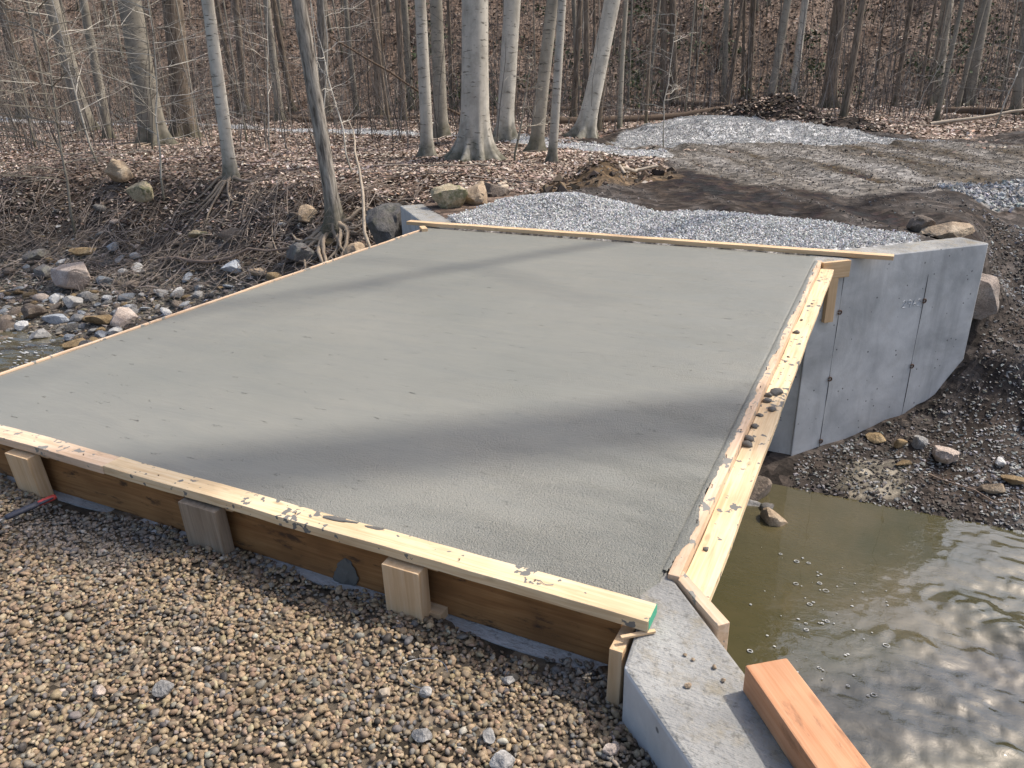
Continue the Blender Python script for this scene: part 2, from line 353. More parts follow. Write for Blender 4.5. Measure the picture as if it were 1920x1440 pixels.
# ------------------------------------------------------------------ terrain layout
def inpoly(x, y, poly, warp=0.0, s=0.0):
    if warp:
        x = x + fbm(x * 1.6, y * 1.6, 3, 11 + s) * warp * 2; y = y + fbm(x * 1.6, y * 1.6, 3, 31 + s) * warp * 2
    c = np.zeros(np.shape(x), bool); n = len(poly); j = n - 1
    for i in range(n):
        xi, yi = poly[i]; xj, yj = poly[j]
        with np.errstate(divide='ignore', invalid='ignore'):
            c ^= ((yi > y) != (yj > y)) & (x < (xj - xi) * (y - yi) / (yj - yi + 1e-12) + xi)
        j = i
    return c
def segdist(x, y, pts):
    d = np.full(np.shape(x), 1e9)
    for (ax, ay), (bx, by) in zip(pts[:-1], pts[1:]):
        vx, vy = bx - ax, by - ay; t = np.clip(((x - ax) * vx + (y - ay) * vy) / (vx * vx + vy * vy), 0, 1)
        d = np.minimum(d, np.hypot(x - ax - t * vx, y - ay - t * vy))
    return d
WHITE_NEAR = [(-3.95, 5.1), (-3.86, 6.13), (-3.80, 6.82), (-3.24, 7.22), (-2.56, 7.08), (-1.78, 6.44), (-1.32, 6.73), (-0.79, 6.63), (-0.23, 6.46), (0.19, 6.22), (0.70, 5.97), (0.62, 5.32), (0.25, 4.9), (-1.16, 4.9)]
MUD = [(-3.6, 5.6), (-3.68, 7.36), (-3.37, 8.11), (-2.44, 9.35), (-3.25, 11.68), (-4.70, 13.34), (-6.3, 15.0), (-5.64, 17.32), (-3.78, 17.92), (-0.61, 19.72), (0.60, 17.46), (1.58, 16.67), (3.14, 20.0), (9, 21), (11, 12), (6, 8.5), (2.2, 6.6), (1.2, 5.9), (0.66, 5.5)]
GREYMIX = [(-5.44, 13.2), (-5.38, 17.36), (-1.46, 16.4), (2.35, 16.0), (3.4, 11.50), (1.9, 9.4), (0.4, 8.6), (-0.9, 9.0), (-2.29, 9.5), (-3.3, 11.6)]
PILE = [(-5.10, 13.84), (-5.51, 17.34), (-5.35, 19.19), (-4.16, 20.6), (-2.55, 19.6), (-1.08, 17.9), (0.10, 16.6), (1.37, 16.3), (-0.35, 15.6), (-2.45, 15.7), (-3.90, 14.6)]
PATH = [(-3.6, 12.4), (-4.9, 13.4), (-6.5, 14.3), (-8.5, 15.5), (-10.8, 15.9), (-13.64, 16.6), (-16.96, 17.2), (-20.5, 18.2), (-28.7, 18.6), (-40, 19)]
SOIL = [(-3.68, 7.36), (-4.02, 9.56), (-3.80, 10.72), (-2.88, 10.35), (-2.33, 9.08), (-2.75, 8.30), (-3.26, 7.83)]
WHITE_R = [(1.1, 9.6), (1.68, 10.6), (2.6, 11.2), (2.7, 9.2), (1.49, 8.5)]
def prof(y, pts):
    return np.interp(y, [p[0] for p in pts], [p[1] for p in pts])
P_RIGHT = [(0.0, -2.45), (3.4, -2.35), (4.15, -1.98), (4.4, -1.86), (4.9, -1.75), (5.2, -1.69), (5.54, -1.57), (5.75, -1.37), (5.95, -1.04), (6.5, -0.82), (7.2, -0.6), (8.0, -0.27), (8.8, -0.08), (10, 0.0), (200, 0.0)]
P_LEFT = [(0.0, -2.3), (3.2, -2.15), (4.1, -1.97), (4.5, -1.86), (5.4, -1.66), (6.2, -1.38), (6.8, -1.02), (7.3, -0.52), (7.75, -0.12), (8.6, 0.02), (200, 0.04)]
FWX, FWY = -0.4366, 0.8997
def forward(x, y): return (x - 0.464) * FWX + (y + 1.886) * FWY
def lateral(x, y): return (x - 0.464) * FWY - (y + 1.886) * FWX
def terrain(x, y):
    x = np.asarray(x, float); y = np.asarray(y, float)
    yw = y + fbm(x * 0.35, y * 0.1, 3, 2) * 1.3 * sst(-5.2, -8, x)
    zl = prof(yw, P_LEFT) + fbm(x * 1.1, y * 1.1, 4, 5) * 0.16 * sst(4.3, 6.5, y)
    yr = y + fbm(x * 0.5, y * 0.2, 3, 8) * 0.5 * sst(1.4, 3, x)
    zr = prof(yr, P_RIGHT) + fbm(x * 1.7, y * 1.7, 4, 17) * 0.10 * sst(4.4, 5.5, y)
    z = np.where(x < -1.9, zl, zr)
    # ground behind the far abutment and its wings
    dl = (x + y - 1.30) / 1.414; dr = (y - x - 4.92) / 1.414
    inside = sst(-0.10, 0.10, np.minimum(np.minimum(dl, dr), (y - 4.95)))
    inside = inside * sst(-5.7, -5.0, x) * (1 - sst(1.15, 1.75, x))
    z = z * (1 - inside) + 0.0 * inside
    # near bank
    s = (x - 0.085) * 0.742 + (y + 0.155) * 0.67
    wid = 0.06 + np.clip(x - 1.3, 0, 10) * 0.4
    near = (1 - sst(-wid, wid, s)) * (1 - sst(-0.02, 0.16, y))
    near = np.where(x < -3.95, 1 - sst(-1.5, -0.1, y + fbm(x, y, 2, 3) * 0.3), near)
    zn = -0.246 + 0.053 * sst(-0.12, -0.7, y) + fbm(x * 2.2, y * 2.2, 3, 44) * 0.035 + 0.03 * sst(-0.5, 0.0, x) * sst(-0.28, -0.45, y)
    for xs in (-0.815, -1.748, -2.835): zn = zn + 0.038 * np.exp(-(((x - xs) / 0.16) ** 2 + ((y + 0.23) / 0.12) ** 2))
    z = z * (1 - near) + zn * near
    z = np.where((y < 0.1) & (near < 0.5) & (x > 0), np.minimum(z, -2.3), z)
    # forest flat, mounds, hill
    far = sst(7.5, 10.0, y)
    z = z + far * (fbm(x * 0.28, y * 0.28, 4, 21) * 0.22 + fbm(x * 1.3, y * 1.3, 3, 9) * 0.05)
    def mound(cx, cy, rx, ry, ang, h, p=1.5):
        c, s_ = math.cos(ang), math.sin(ang); u = ((x - cx) * c + (y - cy) * s_) / rx; q = (-(x - cx) * s_ + (y - cy) * c) / ry
        d = np.sqrt(u * u + q * q) + fbm(x * 1.4, y * 1.4, 3, cx) * 0.45; return h * sst(1.0, 0.0, d)
    z = z + mound(-3.35, 8.95, 0.55, 1.7, 0.35, 0.30)                      # soil ridge left of the track
    z = z + mound(-2.9, 6.35, 0.9, 1.2, 1.4, 0.15) + mound(-1.0, 6.0, 1.3, 0.7, 0.0, 0.07)
    z = z + mound(-3.5, 17.9, 3.2, 2.5, 0.2, 0.38) + mound(-1.0, 17.3, 2.4, 1.2, -0.3, 0.12)   # white pile
    z = z + mound(-2.6, 20.9, 1.5, 2.3, 0.9, 0.75) + mound(-4.3, 22.3, 1.6, 1.5, 0.4, 0.30) + mound(-0.6, 19.6, 0.8, 1.0, 0.4, 0.25)  # dark dirt heap
    z = z + mound(3.2, 9.3, 1.2, 2.4, 0.2, 0.35) + mound(3.4, 17.0, 1.6, 1.4, 0.2, 0.2)
    mudm = inpoly(x, y, MUD, 0.35, 3) & ~inpoly(x, y, WHITE_NEAR, 0.1) & (y > 5.4)
    la = lateral(x, y) + 0.28 * np.sin(y * 0.35)
    rut = np.exp(-((la - 4.2) / 0.22) ** 2) + np.exp(-((la - 6.1) / 0.22) ** 2) + 0.7 * np.exp(-((la - 3.0) / 0.2) ** 2)
    tread = np.sin(forward(x, y) * 31.0 + np.abs(la * 6.0 % 2.0 - 1.0) * 5)
    z = z + np.where(mudm, fbm(la * 3.0, y * 0.9, 4, 101) * 0.13 + fbm(x * 6, y * 6, 3, 103) * 0.05 - 0.05 * rut + 0.012 * rut * tread, 0)
    fv = forward(x, y) + fbm(x * 0.06, y * 0.06, 3, 61) * 9
    up = np.clip(fv - 31.5, 0, 60)
    z = z + np.where(up < 5, 0.05 * up * up, 0.5 * up - 1.25) + sst(0, 8, up) * (fbm(x * 0.22, y * 0.22, 4, 71) * 2.2 + fbm(x * 0.9, y * 0.9, 3, 77) * 0.4)
    return z
def masks(x, y):
    """region weights 0/1 with ragged edges"""
    m = {}
    m['white'] = inpoly(x, y, WHITE_NEAR, 0.12)
    m['mud'] = inpoly(x, y, MUD, 0.35, 3)
    m['grey'] = inpoly(x, y, GREYMIX, 0.6, 5)
    m['pile'] = inpoly(x, y, PILE, 0.3, 7)
    m['path'] = segdist(x + fbm(x, y, 2, 4) * 0.5, y + fbm(x, y, 2, 8) * 0.7, PATH) < (0.42 + 0.25 * fbm(x * 0.5, y * 0.5, 2, 3))
    m['soil'] = inpoly(x, y, SOIL, 0.25, 9)
    m['wright'] = inpoly(x, y, WHITE_R, 0.3, 13)
    return m
def ground_col(x, y, z):
    n = fbm(x * 0.8, y * 0.8, 4, 12)[..., None]; nf = fbm(x * 4, y * 4, 3, 15)[..., None]
    A = lambda *c: np.array(c)
    c = A(0.130, 0.093, 0.070) + (n * 0.14 + nf * 0.10) * A(1, 0.82, 0.68)
    m = masks(x, y)
    bank = (sst(-0.05, -0.35, z) * (y > 3))[..., None]
    c = c * (1 - bank) + (A(0.085, 0.062, 0.046) + (n + nf) * 0.05) * bank
    bar = (sst(-1.0, -1.35, z) * (y > 3) * (x < -3))[..., None]
    c = c * (1 - bar) + (A(0.10, 0.088, 0.072) + nf * 0.06) * bar
    def put(k, col): 
        nonlocal c; q = k[..., None]; c = np.where(q, col, c)
    # track: dark wet mud with lighter stony streaks running away from the bridge
    st = fbm(lateral(x, y) * 2.6 + y * 0.25, y * 0.35, 4, 33)[..., None]
    put(m['mud'], A(0.043, 0.034, 0.028) + st * 0.11 + nf * 0.06)
    put(m['mud'] & m['grey'], A(0.118, 0.104, 0.088) + st * 0.26 + nf * 0.09)
    put(m['soil'], A(0.10, 0.068, 0.04) + nf * 0.06)
    put(m['path'], A(0.36, 0.355, 0.345) + nf * 0.12)
    put(m['wright'], A(0.17, 0.16, 0.15) + nf * 0.2)
    dirt = inpoly(x, y, [(-5.4, 20.8), (-4.9, 24.0), (-3, 24.5), (-1, 22.5), (0.4, 19.2), (-0.6, 18.6), (-2.4, 19.6)], 0.4, 2)
    put(dirt, A(0.035, 0.026, 0.02) + nf * 0.03)
    put(m['pile'] & ~dirt, A(0.36, 0.355, 0.345) + nf * 0.06 + n * 0.10)
    put(m['white'], A(0.42, 0.413, 0.40) + nf * 0.1)
    near = (y < 0.1) & (z > -0.6)
    put(near, A(0.115, 0.092, 0.066) + nf * 0.04)
    rb = (x > -0.5) & (y > 3.5) & (z < -0.15)
    put(rb, A(0.058, 0.047, 0.040) + nf * 0.05)
    crust = inpoly(x, y, [(0.30, 4.38), (0.45, 4.75), (0.95, 4.85), (1.0, 4.5), (0.6, 4.3)], 0.12)
    put(crust, A(0.20, 0.175, 0.135) + nf * 0.1)
    put(z < -1.93, A(0.10, 0.08, 0.045) + nf * 0.03)
    return np.clip(c, 0.012, 0.7)
def axis_pts(segs):
    out = []
    for a, b, s in segs: out.append(np.arange(a, b - 1e-6, s))
    out.append([segs[-1][1]]); return np.concatenate(out)
gx = axis_pts([(-110, -45, 3.0), (-45, -26, 0.8), (-26, -13, 0.35), (-13, -5.6, 0.11), (-5.6, 2.8, 0.07), (2.8, 8, 0.3), (8, 30, 1.2), (30, 90, 4)])
gy = axis_pts([(-40, -4, 2.5), (-4, -1.8, 0.2), (-1.8, 9.5, 0.075), (9.5, 20, 0.10), (20, 22, 0.25), (22, 50, 0.5), (50, 130, 3)])
GX, GY = np.meshgrid(gx, gy, indexing='ij'); GZ = terrain(GX, GY)
ny = len(gy); ii = (np.arange(len(gx) - 1)[:, None] * ny + np.arange(ny - 1)[None]).ravel()
GF = np.stack([ii, ii + ny, ii + ny + 1, ii + 1], 1)
M_GROUND, nt, b = mat_new('earth'); at = N(nt, 'Attribute'); at.attribute_name = 'Col'; v = texcoord(nt)
vo = N(nt, 'TexVoronoi'); vo.inputs['Scale'].default_value = 11; nt.links.new(v, vo.inputs[0])
hs = N(nt, 'SeparateColor'); nt.links.new(vo.outputs['Color'], hs.inputs[0])
f1 = ramp(nt, hs.outputs[0], [(0.0, 0.45), (0.6, 1.0), (1.0, 1.75)])
f2 = ramp(nt, noise(nt, v, 26, 5, 0.7), [(0.3, 0.6), (0.7, 1.4)])
setb(nt, b, mix(nt, 1.0, mix(nt, 1.0, at.outputs['Color'], f1, 'MULTIPLY'), f2, 'MULTIPLY'), 0.9, 0.2)
p = bump(nt, b, vo.outputs['Distance'], 0.5, 0.03); bump(nt, b, noise(nt, v, 30, 5, 0.7), 0.6, 0.02, p)
GC = ground_col(GX, GY, GZ)
ground = link('ground', mesh_np('ground', np.stack([GX, GY, GZ], -1), GF, M_GROUND, True, GC.reshape(-1, 3)))
tag(ground, kind='structure')
def gz(x, y): return float(terrain(np.array([x]), np.array([y]))[0])

# ------------------------------------------------------------------ creek water
WZ = -1.90
wx = axis_pts([(-60, -14, 1.5), (-14, -7, 0.06), (-7, -0.6, 0.3), (-0.6, 3.2, 0.022), (3.2, 6, 0.15), (6, 50, 2)])
wy = axis_pts([(-8, -1, 1.0), (-1, 5.2, 0.03), (5.2, 9, 1.2)])
WX, WY = np.meshgrid(wx, wy, indexing='ij')
calm = sst(0.25, 1.5, WX + (2.6 - WY) * 0.45) * 0.95 + 0.05
calm = np.where(WX < -3, 0.8, calm)
h = np.zeros_like(WX)
for sx_, sy_, a_, sd_ in ((2.5, 5.0, 0.035, 1), (8, 14, 0.024, 2), (19, 32, 0.018, 3), (42, 68, 0.0085, 4)):
    ux = WX + fbm(WX * 1.5, WY * 1.5, 2, sd_) * 0.8; h += a_ * fbm(ux * sx_, WY * sy_, 3, sd_ * 7)
h = h * calm
for cx, cy, rr, am in ((1.62, 2.95, 0.20, 0.055), (1.35, 3.15, 0.16, 0.03), (1.95, 2.75, 0.25, 0.06), (0.95, 2.6, 0.10, 0.012)):
    d = np.hypot(WX - cx, (WY - cy) * 1.6); h += am * np.exp(-(d / rr) ** 2) + 0.005 * np.cos(d * 42) * np.exp(-(d / (rr * 2.0)) ** 2)
nyw = len(wy); ii = (np.arange(len(wx) - 1)[:, None] * nyw + np.arange(nyw - 1)[None]).ravel()
M_WATER, nt, b = mat_new('creek_water'); v = texcoord(nt)
wc = mix(nt, ramp(nt, noise(nt, v, 0.9, 4, 0.6, 0.5), [(0.35, 0.0), (0.7, 1.0)]), (0.062, 0.058, 0.027), (0.105, 0.085, 0.042))
setb(nt, b, wc, 0.02, 0.5); b.inputs['IOR'].default_value = 1.62; b.inputs['Coat Weight'].default_value = 1.0; b.inputs['Coat Roughness'].default_value = 0.02; b.inputs['Coat IOR'].default_value = 1.5
p = bump(nt, b, noise(nt, texcoord(nt, scale=(1.0, 1.7, 1)), 9, 4, 0.55, 1.2), 0.10, 0.05)
bump(nt, b, noise(nt, texcoord(nt, scale=(1.0, 1.6, 1)), 30, 3, 0.5, 0.8), 0.07, 0.02, p)
water = link('creek_water', mesh_np('creek_water', np.stack([WX, WY, WZ + h], -1), np.stack([ii, ii + nyw, ii + nyw + 1, ii + 1], 1), M_WATER, True))
tag(water, kind='structure')

# ------------------------------------------------------------------ concrete deck, abutments, wing walls
def prism(poly, z0, z1, bev=0.0):
    bm = bmesh.new(); lo = [bm.verts.new((x, y, z0)) for x, y in poly]; hi = [bm.verts.new((x, y, z1)) for x, y in poly]
    n = len(poly); bm.faces.new(hi); bm.faces.new(lo[::-1])
    for i in range(n): bm.faces.new((lo[i], lo[(i + 1) % n], hi[(i + 1) % n], hi[i]))
    bmesh.ops.recalc_face_normals(bm, faces=bm.faces)
    if bev: bmesh.ops.bevel(bm, geom=bm.edges[:], offset=bev, segments=2, affect='EDGES', profile=0.5)
    return bm
def bm_obj(name, bm, mats, parent=None, loc=(0, 0, 0), rot=(0, 0, 0)):
    me = bpy.data.meshes.new(name); bm.to_mesh(me); bm.free()
    for m in (mats if isinstance(mats, (list, tuple)) else [mats]): me.materials.append(m)
    return link(name, me, parent, loc, rot)

# deck surface as a fine sheet with a slightly uneven screeded top, closed by a body below
sxs = np.arange(-3.862, 0.0001, 0.0225); sys_ = np.arange(-0.049, 4.93, 0.0225)
SX, SY = np.meshgrid(sxs, sys_, indexing='ij')
SZ = fbm(SX * 1.2, SY * 2.2, 3, 51) * 0.006 + fbm(SX * 22, SY * 22, 2, 52) * 0.0016 * np.clip(1.3 + SX * 0.25 - SY * 0.1, 0.1, 1.2)
edge = np.minimum(np.minimum(SX + 3.862, -SX), np.minimum(SY + 0.049, 4.93 - SY)); SZ -= 0.004 * sst(0.06, 0.0, edge) + 0.002
cut = (SX + SY * 0.0) + 0; nys = len(sys_)
# ragged near right corner where the deck feathers out over the wing wall
rag = fbm(SX * 14, SY * 14, 3, 53) * 0.035
dcor = (SX * 0.86 - SY * 0.52 + 0.045 + rag)      # >0 beyond the feather line
SZ = np.where((dcor > -0.03) & (SY < 0.4), SZ - 0.03 * sst(-0.03, 0.012, dcor), SZ)
ii = (np.arange(len(sxs) - 1)[:, None] * nys + np.arange(nys - 1)[None]).ravel()
top = np.stack([SX, SY, SZ], -1).reshape(-1, 3); F = np.stack([ii, ii + nys, ii + nys + 1, ii + 1], 1)
# skirt
bi = np.concatenate([np.arange(nys), np.arange(1, len(sxs)) * nys + nys - 1, (len(sxs) - 1) * nys + np.arange(nys - 2, -1, -1), np.arange(len(sxs) - 2, 0, -1) * nys])
lowv = top[bi].copy(); lowv[:, 2] = -0.235; nb = len(bi); k0 = len(top); a = np.arange(nb); c = (a + 1) % nb
F2 = np.stack([bi[a], bi[c], k0 + c, k0 + a], 1)
bot = np.array([[-3.862, -0.049, -0.235], [-3.862, 4.93, -0.235], [0.0, 4.93, -0.235], [0.0, -0.049, -0.235]]); k1 = k0 + nb
V = np.concatenate([top, lowv, bot]); F = np.concatenate([F, F2, [[k1, k1 + 1, k1 + 2, k1 + 3]]])
deck = link('concrete_deck', mesh_np('concrete_deck', V, F, M_SLAB, True))
tag(deck, 'wide freshly poured grey concrete bridge deck between the wooden form boards', 'bridge deck')

yy = np.arange(0.14, 4.72, 0.008); lipw = np.clip(0.012 + 0.045 * fbm(yy * 7, yy * 0, 4, 57) + 0.02 * fbm(yy * 40, yy * 0, 2, 58), -0.004, 0.034)
tt = np.array([0.0, 0.3, 0.7, 1.0]); LX = -0.02 + (lipw[:, None] + 0.02) * tt[None]; LZ = 0.0045 + 0.002 * fbm(LX * 60, yy[:, None] * 60 + 0 * LX, 2, 59) - np.array([0.006, 0, 0.0005, 0.0035])[None]
ii = (np.arange(len(yy) - 1)[:, None] * 4 + np.arange(3)[None]).ravel()
link('slurry_lip', mesh_np('slurry_lip', np.stack([LX, yy[:, None] + 0 * LX, LZ], -1), np.stack([ii, ii + 1, ii + 5, ii + 4], 1), M_SLAB, True), deck)
def abutment(name, y0, y1, label, ztop):
    o = bm_obj(name, prism([(-3.86, y0), (0.0, y0), (0.0, y1), (-3.86, y1)], -2.6, ztop, 0.01), M_WALL); tag(o, label, 'abutment'); return o
abutment('abutment', 4.72, 5.02, 'shaded concrete abutment wall under the far end of the deck', -0.245)
nab = empty('abutment', (0, 0, 0)); tag(nab, 'pale concrete ledge of the abutment showing below the near form plank', 'abutment')
bm_obj('wall', prism([(-3.86, -0.05), (-0.02, -0.05), (-0.02, 0.25), (-3.86, 0.25)], -2.6, -0.245, 0.008), M_WALL, nab)
lp = [(x, -0.140 + fbm(np.array(x * 5), np.array(0.3), 3, 4) * 0.05) for x in np.linspace(-3.86, -0.12, 60)]
bm_obj('footing_ledge', prism([(-3.86, -0.055), (-0.10, -0.055)] [::-1] + [(float(a_), float(b_2)) for a_, b_2 in lp], -0.6, -0.2365), M_LEDGE, nab)

def wing(name, label, pts, ztop, topmat, joints=(), ties=()):
    """pts: four plan corners in order water-face start, water-face end, back end, back start"""
    root = empty(name, (0, 0, 0)); tag(root, label, 'wing wall')
    bm = prism(pts, -2.6, ztop, 0.012); bm.faces.ensure_lookup_table()
    for f in bm.faces: f.material_index = 1 if f.normal.z > 0.9 else 0
    bm_obj('wall', bm, [M_WALL, topmat], root)
    (ax, ay), (bx, by) = pts[0], pts[1]; L = math.hypot(bx - ax, by - ay); dx, dy = (bx - ax) / L, (by - ay) / L
    nx, ny_ = dy, -dx
    cxm = sum(p[0] for p in pts) / len(pts); cym = sum(p[1] for p in pts) / len(pts)
    if (cxm - ax) * nx + (cym - ay) * ny_ > 0: nx, ny_ = -nx, -ny_
    r = random.Random(5)
    for k, s in enumerate(joints):           # form-panel seams: a thin raised fin of set concrete beside a dark slot
        lines = []; zz = np.linspace(ztop - 0.12 - 0.1 * k, -1.85, 26)
        P = np.stack([ax + dx * s + nx * 0.001 + 0 * zz + 0.0015 * np.sin(zz * 9), ay + dy * s + ny_ * 0.001 + 0 * zz, zz], 1)
        rad = 0.0036 * np.clip(0.70 + 1.8 * fbm(zz * 5, zz * 0 + s * 9, 3, 2), 0.15, 1.3)
        V, F = tubes([(P, rad)], 5); link('panel_seam', mesh_np('panel_seam', V, F, M_DARKJOINT), root)
    for s, z in ties:                        # bent form-tie ears left on the face
        t = np.linspace(0, 2 * np.pi, 13); P = np.stack([ax + dx * (s + 0.017 * np.cos(t)) + nx * 0.012, ay + dy * (s + 0.017 * np.cos(t)) + ny_ * 0.012, z + 0.017 * np.sin(t)], 1)
        V, F = tubes([(P, np.full(13, 0.0065)), (np.array([[ax + dx * s - nx * 0.01, ay + dy * s - ny_ * 0.01, z + 0.012], [ax + dx * s + nx * 0.014, ay + dy * s + ny_ * 0.014, z + 0.014]]), [0.008, 0.008])], 6)
        link('form_tie', mesh_np('form_tie', V, F, M_RUST), root)
    return root
s45 = 0.7071
wing('wing_wall', 'tall pale concrete wing wall with form ties beyond the right form board', [(0.0, 4.70), (1.315, 5.962), (1.105, 6.18), (-0.12, 5.03)], -0.004, M_WALLTOP,
     joints=(0.30, 1.20), ties=((0.30, -0.463), (0.30, -1.077), (0.30, -1.69), (1.20, -0.462), (1.20, -1.081)))
wing('wing_wall', 'short pale concrete wing wall at the far left corner, beside mossy boulders', [(-3.862, 4.942), (-4.977, 6.057), (-4.765, 6.27), (-3.65, 5.155)], -0.004, M_WALLTOP, joints=(0.55,))
wing('wing_wall', 'rough-topped concrete wing wall in the right foreground carrying the reddish timber', [(-0.03, 0.19), (1.50, -1.56), (1.29, -1.58), (-0.003, -0.305), (-0.022, -0.10), (-0.10, 0.10)], -0.016, M_WALLTOP)

# chalk figures and trowel scuffs on the tall wing wall
def wall_pt(s, z, off=0.003): return (0.0 + 0.7215 * s + 0.692 * off, 4.70 + 0.6924 * s - 0.7215 * off, z)
ch = []
def stroke(pts): 
    P = np.array([wall_pt(s, z) for s, z in pts]); ch.append((P, np.full(len(P), 0.0035)))
cx0, cz0 = 0.97, -0.47
stroke([(cx0, cz0 + .02), (cx0 + .02, cz0 + .035), (cx0 + .035, cz0 + .015), (cx0, cz0 - .03), (cx0 + .04, cz0 - .03)])
t = np.linspace(0, 2 * np.pi, 10); stroke([(cx0 + .075 + .016 * math.cos(a_), cz0 + .015 + .016 * math.sin(a_)) for a_ in t]); stroke([(cx0 + .092, cz0 + .02), (cx0 + .085, cz0 - .035)])
stroke([(cx0 + .125, cz0 + .03), (cx0 + .118, cz0 - .02), (cx0 + .145, cz0 - .03), (cx0 + .14, cz0 - .005), (cx0 + .12, cz0 - .01)])
stroke([(cx0 + .165, cz0 + .025), (cx0 + .185, cz0 + .03), (cx0 + .19, cz0 + .01), (cx0 + .165, cz0 - .03), (cx0 + .2, cz0 - .03)])
V, F = tubes(ch, 4); chalk = link('chalk_figures', mesh_np('chalk_figures', V, F, M_CHALK)); tag(chalk, 'faint chalk figures on the tall wing wall', 'chalk marks')

# ------------------------------------------------------------------ lumber
def plank_mesh(L, W, T, seed=0, bev=0.003, warp=0.0, endgreen=None):
    """length X (0..L), width Y (centred), thickness Z (0..T)"""
    bm = bmesh.new(); bmesh.ops.create_cube(bm, size=1.0)
    for v_ in bm.verts: v_.co = ((v_.co.x + 0.5) * L, v_.co.y * W, (v_.co.z + 0.5) * T)
    bmesh.ops.bevel(bm, geom=bm.edges[:], offset=bev, segments=2, affect='EDGES', profile=0.6)
    if L > 0.5:
        es = [e for e in bm.edges if abs(e.verts[0].co.x - e.verts[1].co.x) > L * 0.5]
        bmesh.ops.subdivide_edges(bm, edges=es, cuts=int(min(24, L / 0.12)), use_grid_fill=True)
    r = np.random.RandomState(seed); o = r.rand() * 50
    for v_ in bm.verts:
        x = v_.co.x
        v_.co.z += warp * math.sin(x / L * 3.1 + o) + 0.0012 * math.sin(x * 9 + o); v_.co.y += 0.0016 * math.sin(x * 6.3 + o * 2) + 0.0008 * math.sin(x * 23 + o)
    return bm
def board(name, L, W, T, mat, p, yaw=0.0, parent=None, roll=0.0, pitch=0.0, seed=0, warp=0.0, bev=0.003):
    o = bm_obj(name, plank_mesh(L, W, T, seed, bev, warp), mat, parent); o.location = p; o.rotation_euler = (roll, pitch, yaw); return o
def nail(parent, p, h=0.03, tilt=(0, 0)):
    P = np.array([[0, 0, -0.01], [tilt[0] * h, tilt[1] * h, h]]); V, F = tubes([(P, [0.0016, 0.0016]), (np.array([P[1], P[1] * 1.001 + [0, 0, .0015]]), [0.0038, 0.0036])], 6)
    return link('nail', mesh_np('nail', V, F, M_RUST), parent, p)

# near formwork
nf = empty('near_formwork', (-1.9, -0.1, -0.22)); tag(nf, 'near edge formwork of pale top boards, brown plank and stakes beside the gravel', 'formwork')
def nfp(*p): return (p[0] + 1.9, p[1] + 0.1, p[2] + 0.22)
b1 = board('top_board', 2.305, 0.089, 0.038, M_PINE, nfp(-2.283, -0.1165, 0.001), 0, nf, seed=1, warp=0.002); b1['label'] = 'long pale top board with a green painted end'
bm_obj('painted_end', prism([(0, -0.0425), (0.0015, -0.0425), (0.0015, 0.0425), (0, 0.0425)], 0.002, 0.036), M_GREEN, b1, (2.3045, 0, 0))
b2 = board('top_board', 1.75, 0.089, 0.038, M_PINE2, nfp(-4.036, -0.116, 0.0015), 0, nf, seed=2, warp=0.002); b2['label'] = 'short concrete-splashed top board at the left'
board('form_plank', 3.92, 0.235, 0.038, M_FORM, nfp(-4.0, -0.0495, -0.118), 0, nf, roll=R_(90), seed=3)
# stakes with their spacer cleats
for x, W, top_, mat, lean, sd_ in ((-0.815, 0.145, -0.012, M_PINECLEAN, 0.03, 4), (-1.748, 0.195, -0.010, M_GREYWOOD, 0.05, 5), (-2.835, 0.155, -0.012, M_PINECLEAN, 0.06, 6)):
    T = 0.052 if mat is M_GREYWOOD else 0.060
    st_ = board('stake', 0.34, W, T, mat, nfp(x, -0.140, top_), 0, nf, seed=sd_)
    st_.matrix_local = Matrix.Translation(nfp(x, -0.130, top_)) @ Matrix(((0, 1, 0), (lean, 0, -1), (-1, 0, -lean))).to_3x3().normalized().to_4x4()
    st_['label'] = {4: 'pale stake nearest the deck corner', 5: 'weathered grey stake in the middle', 6: 'yellowish stake at the left end'}[sd_]
    if sd_ == 4:
        board('cleat', 0.20, 0.038, 0.032, M_PINECLEAN, nfp(x - 0.09, -0.107, -0.0355), 0, nf, seed=sd_ + 10)
        board('cleat', 0.19, 0.050, 0.038, M_PINECLEAN, nfp(x - 0.075, -0.113, -0.240), 0, nf, seed=sd_ + 20)
    else:
        board('cleat', 0.24, 0.038, 0.030, M_PINECLEAN, nfp(x - 0.11, -0.107, -0.0335), 0, nf, seed=sd_ + 10)
for x in (-0.35, -0.62, -1.3, -2.0, -2.45): nail(nf, nfp(x, -0.125, 0.036), 0.006)
# splintered upright board closing the form against the wing wall
eb = board('end_block', 0.22, 0.040, 0.120, M_PINECLEAN, (0, 0, 0), 0, nf, seed=9)
eb.matrix_local = Matrix.Translation(nfp(-0.049, -0.118, -0.036)) @ Matrix(((0.04, 1, 0), (-0.05, 0, -1), (-1, 0, 0))).to_3x3().normalized().to_4x4()
eb['label'] = 'upright splintered end block against the wing wall'
spl = board('wood_splinter', 0.105, 0.012, 0.008, M_PINECLEAN, (-0.045, -0.205, -0.012), R_(38), None, seed=8, bev=0.001)
tag(spl, 'thin broken splinter of wood lying under the green board end', 'splinter')

